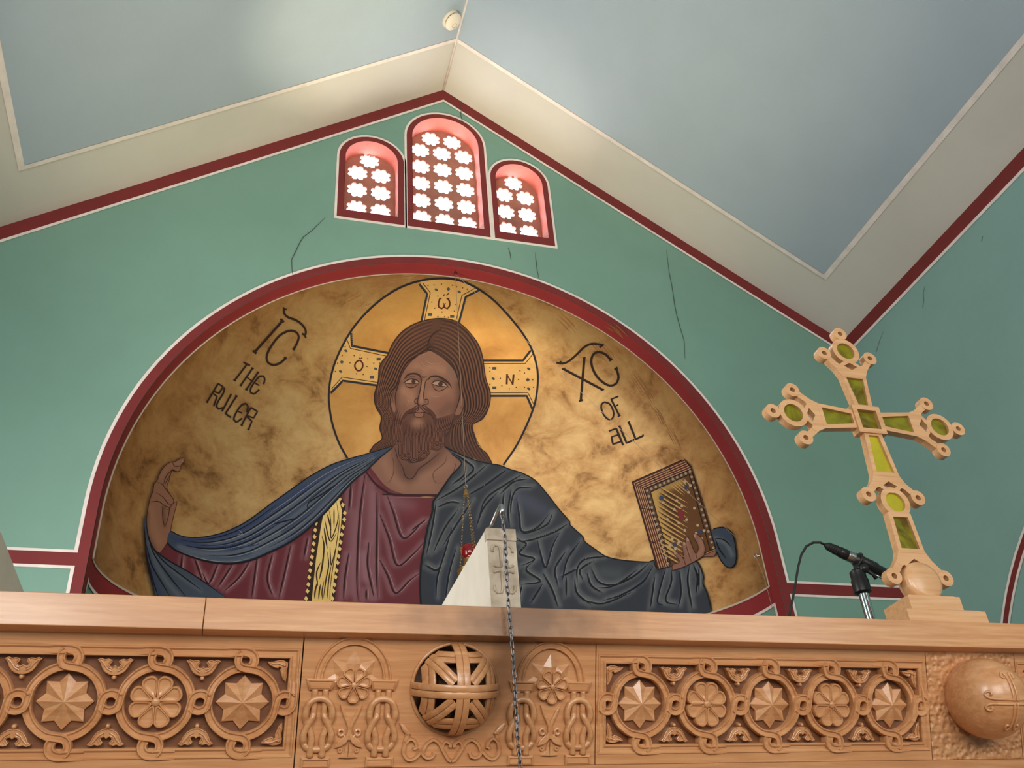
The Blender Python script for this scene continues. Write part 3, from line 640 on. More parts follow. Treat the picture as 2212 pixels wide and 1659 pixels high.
def whorl(cx, cy, ang, length, rmax, n):
    """nested hairpin curls of the beard: U shaped lines round (cx,cy)"""
    ca, sa = math.cos(ang), math.sin(ang)
    for i in range(n):
        r = rmax * (i + .6) / n; pts = [(-r * .9, -length), (-r, -length * .5), (-r, 0)] + [(-r * math.cos(q), r * math.sin(q) * 1.1) for q in np.linspace(.35, PI - .35, 6)] + [(r, 0), (r, -length * .5), (r * .9, -length)]
        ik.line(FC([(cx + x * ca - y * sa, cy + x * sa + y * ca) for x, y in pts]), 1.3, (54, 30, 28) if i % 2 else (128, 84, 66), .4, .4, step=3)
whorl(330, 1160, -.12, 230, 52, 7); whorl(415, 1320, .02, 260, 78, 10); whorl(640, 1280, -.06, 240, 85, 11); whorl(520, 1370, 0, 250, 60, 6); whorl(795, 1170, -.1, 170, 85, 11)
strands(FC([(330, 800), (300, 900), (290, 1020), (300, 1120)]), FC([(400, 880), (380, 960), (350, 1060), (350, 1150)]), 8, 1.2, [(56, 32, 30), (122, 80, 64)])
strands(FC([(990, 860), (975, 960), (930, 1070), (880, 1120)]), FC([(810, 905), (800, 980), (790, 1040), (770, 1100)]), 18, 1.2, [(56, 32, 30), (122, 80, 64)])
strands(FC([(430, 980), (420, 1060), (400, 1150)]), FC([(740, 960), (760, 1050), (740, 1150)]), 16, 1.2, [(56, 32, 30), (116, 76, 62)])
# moustache
for s_, pl in ((1, [(600, 740), (560, 748), (510, 790), (450, 818), (412, 850), (385, 905), (340, 970), (420, 880), (440, 850), (520, 838), (575, 800), (585, 765)]), (-1, [(620, 745), (650, 755), (690, 790), (730, 820), (770, 870), (785, 930), (780, 1000), (765, 940), (745, 890), (715, 855), (660, 835), (620, 800), (605, 768)])):
    ik.line(FC(pl[:7]), 3.2, (84, 50, 42), .3, .1); ik.line(FC([((a[0] + b[0]) / 2, (a[1] + b[1]) / 2) for a, b in zip(pl[:7], pl[::-1][:7])]), 5.5, (88, 54, 44), .3, .15); ik.line(FC(pl[6:]), 2, HD, .2, .5)
ik.build('beard_strands', mural)
ek = INK(12.4); ik = INK(14)
ik.line(FC([(430, 850), (470, 838), (540, 836), (585, 842), (640, 834), (700, 848), (730, 865)]), 1.8, SKO, .2, .2)
ek.poly(FC([(550, 820), (575, 812), (590, 818), (606, 812), (630, 822), (640, 836), (540, 836)]), (140, 94, 78)); ek.poly(FC([(520, 842), (640, 842), (638, 878), (610, 892), (555, 892), (526, 876)]), (144, 98, 82))
ik.line(FC([(522, 845), (526, 878), (555, 893), (610, 893), (636, 878), (640, 846)]), 1.4, SKO); ik.line(FC([(575, 765), (572, 790), (580, 800)]), 1.2, SKO); ik.line(FC([(597, 765), (600, 790)]), 1.2, SKO)
OUT = (60, 38, 36)
ik.line(FC([(600, 398), (612, 440), (598, 550), (575, 650), (562, 705), (572, 748), (600, 758), (640, 742), (690, 735)]), 2.0, OUT, .6, .3); ik.line(FC([(692, 425), (660, 470), (645, 560), (635, 640), (642, 690)]), 1.6, OUT, .4, .3)
ik.line(FC([(560, 668), (534, 678), (528, 708), (540, 728), (562, 722)]), 1.6, OUT); ik.line(FC([(640, 690), (668, 672), (690, 684), (692, 725), (660, 740)]), 1.6, OUT); ik.line(FC([(640, 712), (670, 708)]), 1.4, OUT)
ik.line(FC([(402, 440), (440, 392), (490, 372), (550, 374), (592, 396), (610, 440)]), 3.6, OUT, .15, .6); ik.line(FC([(690, 445), (712, 412), (780, 400), (850, 422), (910, 462), (950, 502), (974, 545)]), 3.8, OUT, .5, .1); ik.line(FC([(612, 402), (640, 418), (672, 404)]), 1.8, OUT, .2, .2)
ek.poly(FC([(415, 480), (450, 450), (500, 440), (550, 450), (576, 478), (550, 488), (500, 488), (450, 486)]), (172, 142, 122)); ek.poly(FC([(738, 490), (770, 466), (830, 464), (880, 484), (915, 524), (860, 518), (800, 512)]), (172, 142, 122))
for c, r in (((516, 463), 4.6), ((838, 494), 5.0)):
    q = FC([c])[0]; ik.dot(q, r, (74, 44, 36), 14); ik.dot((q[0] + .3, q[1]), r * .5, (24, 16, 16), 10); ik.dot((q[0] - 1.4, q[1] - 1.6), .8, (150, 120, 100), 6)
ik.line(FC([(392, 478), (415, 470), (450, 444), (500, 434), (550, 446), (582, 480)]), 2.4, OUT, .2, .5); ik.line(FC([(412, 486), (450, 488), (510, 492), (565, 484)]), 1.3, OUT, .3, .3); ik.line(FC([(412, 490), (428, 524), (480, 540), (530, 530), (576, 488)]), 1.5, OUT, .3, .3); ik.line(FC([(405, 445), (450, 412), (510, 404), (570, 420)]), 1.2, SKD, .2, .2)
ik.line(FC([(728, 492), (770, 462), (830, 458), (882, 480), (940, 542)]), 2.4, OUT, .4, .1); ik.line(FC([(735, 494), (800, 516), (860, 522), (920, 530)]), 1.3, OUT, .3, .3); ik.line(FC([(742, 504), (768, 558), (820, 580), (872, 562), (918, 532)]), 1.5, OUT, .3, .3); ik.line(FC([(735, 470), (790, 438), (850, 440), (910, 485)]), 1.2, SKD, .2, .2)
for k, pl in enumerate(([(640, 180), (700, 240), (800, 255), (880, 225)], [(600, 220), (640, 270), (740, 300)], [(575, 270), (640, 320), (760, 330)], [(560, 150), (640, 140), (660, 130)], [(720, 640), (800, 650), (880, 620)], [(460, 680), (440, 760)])): ik.line(FC(pl), 1.0, (176, 138, 116), .1, .1)
ik.line(FC([(560, 165), (480, 230), (410, 315), (365, 400), (335, 500), (300, 620), (298, 700), (310, 790)]), 2.2, OUT, .3, .2); ik.line(FC([(870, 190), (940, 250), (1000, 320), (1042, 420), (1062, 520), (1072, 610), (1050, 720), (1005, 850)]), 2.2, OUT, .2, .3)
ik.line(FC([(280, 610), (268, 680), (285, 740)]), 1.6, SKD, .2, .2); ik.line(FC([(1090, 660), (1095, 740), (1075, 790)]), 1.6, SKD, .2, .2); ik.line(FC([(300, 590), (252, 640), (240, 720), (258, 800), (280, 838)]), 1.2, OUT, .3, .3); ik.line(FC([(1112, 680), (1120, 745), (1075, 858), (1035, 872)]), 1.2, OUT, .3, .3)
ek.build('eyes_and_lips', mural); ik.build('face_lines', mural)

# --- tunic
TU = (104, 44, 52); TUL = (150, 108, 116); TUD = (52, 18, 26)
tu = [(350, 1180), (420, 1160), (560, 1180), (700, 1090), (780, 990), (800, 1010), (850, 1060), (950, 1070), (985, 1000), (960, 1080), (935, 1100), (912, 1240), (910, 1345), (908, 1430), (560, 1430), (430, 1345), (380, 1265), (340, 1210)]
L1 = lambda p: CC(p)
folds_l = [LC([(905, 920), (890, 1060)]), LC([(1000, 950), (1060, 1120)]), LC([(1180, 990), (1110, 1140), (1060, 1060)]), LC([(1290, 1000), (1180, 1170)]), LC([(1420, 980), (1340, 1100), (1230, 1200)]), LC([(1480, 950), (1440, 1250)]), LC([(1600, 910), (1560, 1100), (1600, 1240)]), LC([(1740, 850), (1690, 1080), (1650, 1250)]), LC([(1870, 790), (1840, 950)]), LC([(1000, 1080), (1020, 1140)])]
folds_c = [L1([(650, 230), (620, 450), (600, 700), (590, 1000), (600, 1160)]), L1([(545, 300), (530, 500)]), L1([(740, 360), (740, 600), (735, 900), (745, 1150)]), L1([(820, 390), (860, 500), (940, 700), (1100, 560)]), L1([(760, 520), (830, 700), (890, 900), (1000, 830), (1100, 720)]), L1([(760, 860), (820, 980), (880, 1110), (980, 1020), (1060, 960)]), L1([(530, 810), (500, 1000), (490, 1150)]), L1([(680, 730), (670, 900), (700, 1060), (720, 1150)]), L1([(660, 1080), (660, 1160)]), L1([(1000, 640), (1110, 560)])]
st = []
for fl in folds_l: st += [([(x + 5, y) for x, y in fl], 4.5, TUL, .55), ([(x - 5, y) for x, y in fl], 3.5, TUL, .3)]
for fl in folds_c: st += [([(x - 6, y + 1) for x, y in fl], 6, TUL, .5), ([(x + 6, y - 2) for x, y in fl], 5, TUL, .3)]
st += [(L1([(560, 520), (550, 800), (540, 1100)]), 12, TUL, .45), (L1([(700, 300), (690, 600), (680, 720)]), 11, TUL, .55), (L1([(860, 420), (1000, 470)]), 16, TUL, .45), (L1([(640, 820), (650, 1000)]), 10, (170, 130, 140), .35), (L1([(1000, 520), (1080, 480)]), 20, (118, 40, 48), .6), (L1([(950, 760), (1040, 700)]), 14, (112, 38, 46), .5)]
tun = fill('tunic', tu, TU, 9.5, mural, st, step=5)
ik = INK(10.5)
for fl in folds_l: ik.line(fl, 3.4, TUD, .3, .15); ik.line([(x + 4.5, y) for x, y in fl], 1.2, (176, 138, 140), .1, .1)
for fl in folds_c: ik.line(fl, 3.8, TUD, .3, .15); ik.line([(x + 5, y - 1) for x, y in fl], 1.2, (170, 130, 134), .1, .1)
ik.line(L1([(652, 195), (720, 285), (790, 340), (855, 372), (1000, 380), (1195, 378)]), 5, (58, 20, 26), .6, .8); ik.line(L1([(782, 372), (1188, 384)]), 3, (36, 16, 20)); ik.line(L1([(850, 396), (1170, 396)]), 1.2, (150, 104, 108), .2, .2)
ik.build('tunic_folds', mural)
# gold stripe
fill('stripe_backing', L1([(430, 385), (330, 490), (265, 560), (250, 780), (225, 1000), (195, 1200), (160, 1560), (380, 1560), (420, 1200), (445, 1000), (475, 800), (500, 600), (505, 470), (480, 395)]), (52, 34, 26), 10.8, mural, step=9, smooth=False)
fill('gold_stripe', L1([(452, 398), (345, 492), (318, 640), (285, 860), (250, 1200), (215, 1560), (355, 1560), (395, 1200), (420, 1000), (448, 800), (472, 600), (478, 490)]), None, 11.2, mural, m=GOLDC, step=8, smooth=False)
ik = INK(12)
for pl, w in (([(330, 520), (300, 700), (268, 900), (245, 1160)], 1.6), ([(465, 480), (455, 620), (430, 800), (400, 1000), (385, 1160)], 1.6), ([(440, 430), (450, 560), (400, 700), (395, 560), (380, 480)], 2.2), ([(420, 470), (420, 620)], 2.6), ([(370, 520), (400, 640)], 3), ([(350, 560), (390, 720), (440, 660)], 2.6), ([(345, 620), (370, 780)], 3.4), ([(330, 680), (345, 760), (335, 900)], 3.2), ([(390, 760), (400, 900), (430, 780)], 2.4), ([(345, 800), (330, 920), (310, 1010)], 3.6),
              ([(370, 800), (380, 900), (360, 1010), (340, 1150)], 2.8), ([(320, 880), (290, 960), (300, 1060)], 3), ([(400, 900), (380, 1020), (370, 1150)], 2.6), ([(300, 1020), (280, 1090), (275, 1150)], 3.4), ([(320, 1040), (310, 1100), (305, 1155)], 3), ([(345, 1020), (330, 1100), (335, 1160)], 2.4)):
    ik.line(L1(pl), w, (60, 38, 20), .2, .2)
ik.build('stripe_pattern', mural)
GD = (236, 198, 128)
def diamonds(pl, n):
    S = spline(pl, 2); 
    for q in S[np.linspace(0, len(S) - 1, n).astype(int)]: INK(11.6).poly([(q[0] - 4.4, q[1] + .6), (q[0] - .8, q[1] - 5.6), (q[0] + 4.4, q[1] - .6), (q[0] + .8, q[1] + 5.6)], GD).build('diamond', mural)
diamonds(L1([(284, 588), (275, 690), (262, 785), (248, 890), (236, 985), (224, 1080), (212, 1150)]), 12); diamonds(L1([(462, 408), (482, 445), (498, 490), (500, 535), (492, 585), (476, 680), (462, 780), (446, 890), (432, 990), (418, 1080), (408, 1150)]), 15)

# --- mantle over the left shoulder
MA = (62, 72, 92); MAL = (108, 116, 128); MAD = (20, 22, 32); MAB = (48, 62, 104)
ml_up = CC([(858, 12), (700, 60), (540, 105), (400, 152), (250, 232), (120, 322), (0, 408)]) + LC([(2000, 250), (1880, 305), (1750, 400), (1600, 520), (1450, 632), (1340, 700), (1200, 757), (1060, 786), (950, 786), (880, 770), (815, 738)])[3:]
ml_lo = LC([(790, 828), (850, 882), (950, 927), (1080, 967), (1200, 986), (1320, 986), (1450, 957), (1600, 892), (1720, 832), (1850, 742), (1980, 622), (2090, 502)]) + CC([(560, 275), (660, 195), (760, 100), (850, 28)])
A_ = spline(ml_up, 4)[::-1]; B_ = spline(ml_lo, 4); k = 60
ra = A_[np.linspace(0, len(A_) - 1, k).astype(int)]; rb = B_[np.linspace(0, len(B_) - 1, k).astype(int)]
flow = lambda t, i0=0, i1=60: [tuple(q) for q in (ra * (1 - t) + rb * t)[i0:i1:4]]
st = [(flow(.14, 4, 40), 5, MAB, .7), (flow(.30, 10, 58), 5, MAL, .5), (flow(.45, 2, 34), 5, MAB, .6), (flow(.55, 18, 58), 5, MAL, .5), (flow(.7, 3, 30), 6, MAL, .6), (flow(.82, 20, 56), 5, MAL, .5), (flow(.92, 4, 30), 4, MAL, .5), (flow(.2, 35, 58), 5, MAB, .6)]
mantle_l = fill('mantle', ml_up + ml_lo, MA, 14, mural, st, step=5, smooth=True)
ik = INK(15)
for t, a, b, w in ((.1, 5, 30, 2), (.24, 3, 44, 2.6), (.38, 8, 57, 2.8), (.5, 4, 30, 3.2), (.48, 34, 58, 2.2), (.62, 14, 56, 2.6), (.76, 10, 40, 2.8), (.74, 44, 58, 2), (.88, 24, 57, 2.6)): ik.line(flow(t, a, b), w, MAD, .15, .1)
for t, a, b in ((.28, 6, 44), (.42, 10, 56), (.55, 6, 30), (.66, 16, 54), (.8, 12, 40), (.92, 26, 56), (.95, 4, 24), (.17, 24, 56)): ik.line(flow(t, a, b), 1.2, (140, 146, 152), .1, .1)
ik.line(LC([(1870, 580), (1880, 520), (1990, 450), (2100, 370)]), 3, MAD, .3, .1); ik.line(LC([(1590, 690), (1780, 640), (1800, 620)]), 3, MAD, .1, .4); ik.line(LC([(1340, 730), (1370, 760), (1330, 770)]), 2, (130, 138, 150), .2, .2); ik.line(LC([(1480, 810), (1490, 840), (1300, 870), (1150, 850)]), 3, MAB, .3, .1)
ik.line(ml_lo, 4.2, MAD, .5, .5); ik.line(ml_up, 2.6, MAD, .6, .6)
ik.build('mantle_folds', mural)
lower = LC([(620, 612), (640, 760), (690, 872), (722, 912), (830, 990), (1000, 1082), (1150, 1180), (1240, 1250), (1380, 1420), (1400, 1600), (900, 1600), (740, 1330), (690, 1220), (660, 1100), (638, 980), (620, 850), (612, 700)])
fill('mantle_end', lower, (66, 76, 90), 14, mural, [(LC([(650, 820), (700, 980), (780, 1120), (880, 1240)]), 5, MAL, .5), (LC([(700, 920), (850, 1060), (1050, 1200)]), 5, MAL, .4), (LC([(640, 900), (680, 1080), (740, 1240)]), 4, MAB, .6)], step=5)
ik = INK(15)
for pl in ([(640, 780), (690, 920), (800, 1080), (930, 1240)], [(630, 850), (670, 1000), (750, 1140), (810, 1240)], [(660, 850), (760, 970), (900, 1080), (1060, 1200)], [(640, 960), (680, 1120), (720, 1240)], [(625, 620), (645, 780), (722, 912), (1000, 1082), (1240, 1250)], [(612, 700), (638, 980), (700, 1240)]): ik.line(LC(pl), 2.8, MAD, .3, .2)
ik.build('mantle_folds', mural)
# raised hand
hand = LC([(730, 908), (690, 880), (648, 790), (630, 690), (638, 590), (655, 500), (680, 430), (690, 372), (712, 350), (740, 280), (775, 235), (815, 208), (850, 203), (890, 180), (926, 174), (918, 205), (893, 235), (896, 255), (880, 279), (850, 276), (830, 262), (816, 300), (805, 345), (786, 400), (800, 440), (840, 497), (842, 520), (864, 508), (860, 545), (842, 610), (826, 680), (815, 740), (800, 800), (770, 862)])
fill('raised_hand', hand, (150, 104, 82), 13, mural, [(LC([(660, 560), (680, 700), (730, 820)]), 9, SKL, .4), (LC([(760, 560), (770, 700)]), 4, SKD, .6), (LC([(640, 600), (640, 750), (700, 880)]), 4, SKD, .5), (LC([(740, 330), (800, 240), (880, 215)]), 4, SKL, .4)], step=3.5)
ik = INK(13.6)
for pl in ([(850, 203), (832, 212), (850, 240), (893, 238)], [(830, 262), (780, 320), (760, 385)], [(690, 370), (740, 370), (790, 430), (840, 500), (838, 525), (800, 530), (760, 480), (700, 440)], [(660, 515), (720, 510), (770, 545), (808, 560), (800, 575), (760, 560)], [(842, 520), (812, 560), (795, 640), (775, 700)], [(752, 545), (755, 640), (770, 710)], [(815, 300), (770, 380)]): ik.line(LC(pl), 1.7, (70, 40, 32), .3, .3)
ik.line(hand + hand[:1], 1.4, (78, 46, 36)); ik.dot(LC([(905, 200)])[0], 2.2, (176, 136, 112), 8, 1.4)
ik.build('hand_lines', mural)

# --- mantle on the right
mr = CC([(1245, 15), (1330, 60), (1450, 110), (1560, 140)]) + RC([(0, 152), (70, 180), (165, 210), (260, 265), (350, 370), (420, 460), (505, 560), (506, 582), (600, 668), (612, 702), (690, 760), (770, 812), (900, 840), (1080, 852), (1110, 838), (1142, 900), (1240, 880), (1330, 880), (1425, 850), (1472, 950), (1470, 1005), (1500, 1080), (1530, 1195), (1560, 1290), (1500, 1480), (0, 1560)]) + CC([(1080, 1600), (1075, 1260), (1068, 1170), (1063, 1060), (1070, 900), (1090, 780), (1120, 620), (1155, 500), (1160, 430), (1200, 372), (1290, 240), (1372, 140), (1300, 70)])
MR = (50, 55, 64); MRL = (104, 108, 112); MRD = (16, 18, 26); MRB = (40, 48, 78)
fold_r = [RC(p) for p in ([(80, 330), (60, 480), (70, 600)], [(230, 310), (130, 320), (85, 400), (75, 500)], [(200, 250), (100, 270), (0, 360)], [(120, 390), (140, 520), (160, 630), (270, 600), (360, 500)], [(380, 500), (340, 580), (200, 640), (150, 640)], [(500, 570), (380, 640), (180, 700), (110, 670)], [(270, 690), (290, 780), (330, 890), (380, 740), (430, 640)], [(100, 690), (190, 720), (140, 790), (250, 830), (150, 880)], [(250, 840), (190, 910), (290, 990), (150, 1015)], [(310, 1010), (220, 1150)], [(160, 1020), (130, 1140)], [(480, 770), (400, 900), (420, 1030)], [(580, 700), (490, 830), (450, 990)], [(770, 812), (620, 830), (560, 900), (560, 1000)], [(680, 840), (580, 910), (600, 980)], [(660, 900), (720, 1000), (850, 1010), (1000, 900)], [(630, 930), (660, 1020), (740, 1075)], [(1080, 860), (960, 960), (800, 1030), (700, 1040)], [(1110, 880), (1040, 990), (900, 1080), (750, 1130)], [(540, 980), (560, 1080), (660, 1160)], [(600, 1130), (750, 1150), (950, 1070)], [(1200, 900), (1170, 1000), (1140, 1140), (1180, 1160)], [(1240, 900), (1240, 1000), (1200, 1130), (1280, 1160)], [(1120, 960), (1090, 1180)], [(1300, 920), (1310, 1080), (1290, 1180)], [(1370, 880), (1360, 1000), (1390, 1190)], [(1400, 870), (1430, 960), (1420, 1080)], [(1440, 900), (1440, 1050)], [(310, 930), (380, 1060), (420, 1180)], [(480, 960), (480, 1100)], [(560, 900), (440, 960)])]
fold_r += [CC(p) for p in ([(1300, 60), (1410, 130), (1460, 190), (1350, 290)], [(1560, 150), (1470, 230), (1340, 330), (1180, 420)], [(1720, 180), (1540, 310), (1400, 390)], [(1400, 160), (1390, 230), (1300, 300)], [(1830, 220), (1700, 300), (1560, 400), (1500, 540)], [(1640, 360), (1540, 470), (1480, 620)], [(1350, 480), (1250, 620), (1160, 810)], [(1450, 420), (1360, 560), (1230, 760)], [(1300, 620), (1250, 800), (1190, 1000), (1180, 1160)], [(1180, 440), (1150, 640), (1110, 820)], [(1100, 900), (1180, 940), (1220, 900)], [(1330, 780), (1280, 960), (1250, 1160)], [(1690, 350), (1680, 470), (1700, 560)], [(1190, 470), (1290, 430), (1360, 440)])]
st = []
for i, fl in enumerate(fold_r): st += [([(x + 4, y - 4) for x, y in fl], 5.5, MRL, .68), ([(x - 4, y + 4) for x, y in fl], 4.5, MRB if i % 3 == 0 else MRL, .4)]
st += [(RC([(140, 380), (220, 420), (300, 470)]), 14, (78, 84, 102), .6), (RC([(750, 930), (850, 940)]), 16, (84, 90, 94), .6), (CC([(1800, 400), (1900, 480)]), 14, (72, 74, 92), .5)]
fill('mantle', mr, MR, 14, mural, st, step=5, smooth=False)
ik = INK(15)
for i, fl in enumerate(fold_r): ik.line(fl, 4.0, MRD, .2, .15); ik.line([(x + 3, y - 2.5) for x, y in fl], 1.1, (132, 134, 136), .1, .1)
ik.line(mr[:27], 2.6, MRD); ik.line(CC([(1075, 1260), (1068, 1170), (1063, 1060), (1070, 900), (1090, 780), (1120, 620), (1155, 500), (1160, 430), (1200, 372), (1290, 240), (1372, 140), (1300, 70)]), 4.4, MRD, .8, .4)
ik.build('mantle_folds', mural)
fill('mantle_end', RC([(1520, 640), (1545, 612), (1600, 600), (1650, 615), (1690, 670), (1710, 780), (1706, 850), (1680, 890), (1640, 886), (1600, 840), (1570, 780), (1545, 730)]), (62, 72, 84), 14, mural, [(RC([(1560, 680), (1640, 720), (1680, 800)]), 5, MAL, .6), (RC([(1600, 620), (1660, 680)]), 4, MAB, .5)], step=4)
INK(15).line(RC([(1555, 680), (1620, 690), (1675, 740)]), 2.6, MRD, .3, .2).line(RC([(1560, 690), (1590, 760), (1640, 830)]), 3, MRD, .3, .2).line(RC([(1545, 612), (1600, 600), (1650, 615), (1690, 670), (1710, 780), (1706, 850), (1680, 890), (1640, 886), (1600, 840), (1570, 780)]), 2.4, MRD).build('mantle_folds', mural)
# book
fill('book', RC([(957, 272), (1332, 107), (1385, 165), (1440, 330), (1500, 520), (1562, 752), (1228, 885), (1142, 905)]), (98, 46, 32), 16, mural, step=9, smooth=False)
fill('book_cover', RC([(1045, 322), (1385, 180), (1560, 750), (1228, 882)]), (96, 66, 38), 17, mural, step=9, smooth=False)
fill('book_panel', RC([(1090, 345), (1370, 217), (1522, 768), (1238, 872)]), (104, 66, 34), 18, mural, [(RC([(1110, 360), (1160, 560), (1220, 760)]), 14, (206, 164, 92), .9), (RC([(1120, 350), (1300, 270)]), 9, (206, 164, 92), .6)], step=5, smooth=False)
ik = INK(19)
for k in range(6):
    t = k / 5.5; a, b, c = (957 + 88 * t, 272 + 50 * t), (1332 + 53 * t, 107 + 73 * t), (1142 + 86 * t, 905 - 23 * t)
    ik.line(RC([c, a]), 1.4, (206, 160, 120)); ik.line(RC([a, b]), 1.4, (206, 160, 120))
for a, b in (((1090, 225), (1140, 280)), ((1220, 165), (1275, 220)), ((1020, 460), (1090, 475)), ((1085, 700), (1150, 722))): ik.line(RC([a, b]), 2.2, (50, 26, 22))
for pl in ([(957, 272), (1332, 107), (1385, 165)], [(957, 272), (1142, 905), (1228, 885)], [(1045, 322), (1385, 180), (1562, 752)], [(1045, 322), (1228, 882)], [(1090, 345), (1370, 217), (1522, 768)], [(1090, 345), (1238, 872)]): ik.line(RC(pl), 2, (34, 22, 20), sm=False)
for k in range(15):
    t = k / 14.0; ax, ay = 1180 - 40 * t + 60 * max(0, t - .4), 300 + 470 * t; ln = 250 - 60 * abs(t - .4)
    ik.line(RC([(ax - 30, ay), (ax + ln * .75 + 10, ay + ln * .55)]), 2.4, (208, 166, 96), .2, .05)
    ik.line(RC([(ax - 22, ay + 16), (ax + ln * .55, ay + 14 + ln * .42)]), 2.2, (62, 38, 24), .2, .05)
for k in range(6): ik.line(RC([(1230 + 20 * k, 290 - 9 * k), (1330 + 12 * k, 370 - 12 * k)]), 1.6, (208, 166, 96), .2, .1)
pearl = (176, 150, 132)
for a, b, n_ in (((1066, 335), (1376, 196), 11), ((1066, 335), (1213, 862), 14), ((1376, 196), (1545, 748), 15)):
    for k in range(n_): t = k / (n_ - 1); ik.dot(RC([(a[0] + (b[0] - a[0]) * t, a[1] + (b[1] - a[1]) * t)])[0], 3.0, pearl, 8)
for x, y in ((1182, 422), (1280, 407), (1408, 462), (1212, 542), (1338, 622), (1432, 586), (1478, 624), (1462, 684), (1295, 710), (1248, 684), (1230, 733), (1270, 755), (1338, 270), (1365, 347), (1378, 297), (1318, 447), (1262, 470), (1295, 568), (1352, 545), (1420, 645)): ik.dot(RC([(x, y)])[0], 3.2, (190, 166, 142), 8)
for x, y in ((1168, 388), (1352, 308), (1450, 636), (1264, 724)): ik.dot(RC([(x, y)])[0], 5, (58, 68, 96), 10)
ik.poly(RC([(1282, 472), (1322, 465), (1338, 545), (1300, 556)]), (128, 44, 48)); ik.line(RC([(1282, 472), (1310, 500), (1300, 556)]), 1.4, (70, 20, 26), sm=False)
ik.build('book_ornament', mural)
fh = RC([(1248, 914), (1250, 872), (1300, 852), (1285, 820), (1260, 792), (1275, 775), (1318, 812), (1334, 835), (1326, 780), (1318, 725), (1330, 702), (1344, 715), (1340, 680), (1355, 668), (1372, 690), (1398, 755), (1418, 790), (1436, 760), (1430, 720), (1400, 668), (1412, 645), (1440, 660), (1472, 702), (1486, 762), (1480, 800), (1560, 768), (1556, 804), (1520, 814), (1470, 812), (1430, 835), (1380, 862), (1330, 886)])
fill('holding_hand', fh, (140, 96, 80), 22, mural, [(RC([(1450, 690), (1465, 760), (1420, 820)]), 4, SKL, .5), (RC([(1350, 720), (1370, 800)]), 4, SKL, .4)], step=3.5)
ik = INK(23).line(fh + fh[:1], 1.5, (70, 40, 34)).line(RC([(1344, 715), (1365, 790), (1385, 850)]), 1.5, (70, 40, 34), .4, .2).line(RC([(1334, 835), (1345, 880)]), 1.5, (70, 40, 34), .4, .2).line(RC([(1418, 790), (1425, 830)]), 1.5, (70, 40, 34), .4, .2).line(RC([(1480, 800), (1455, 820)]), 1.5, (70, 40, 34))
for x, y in ((1268, 786), (1334, 718), (1360, 690), (1412, 662)): ik.dot(RC([(x, y)])[0], 2.8, (176, 138, 118), 8, 4, -.4)
ik.build('hand_lines', mural)

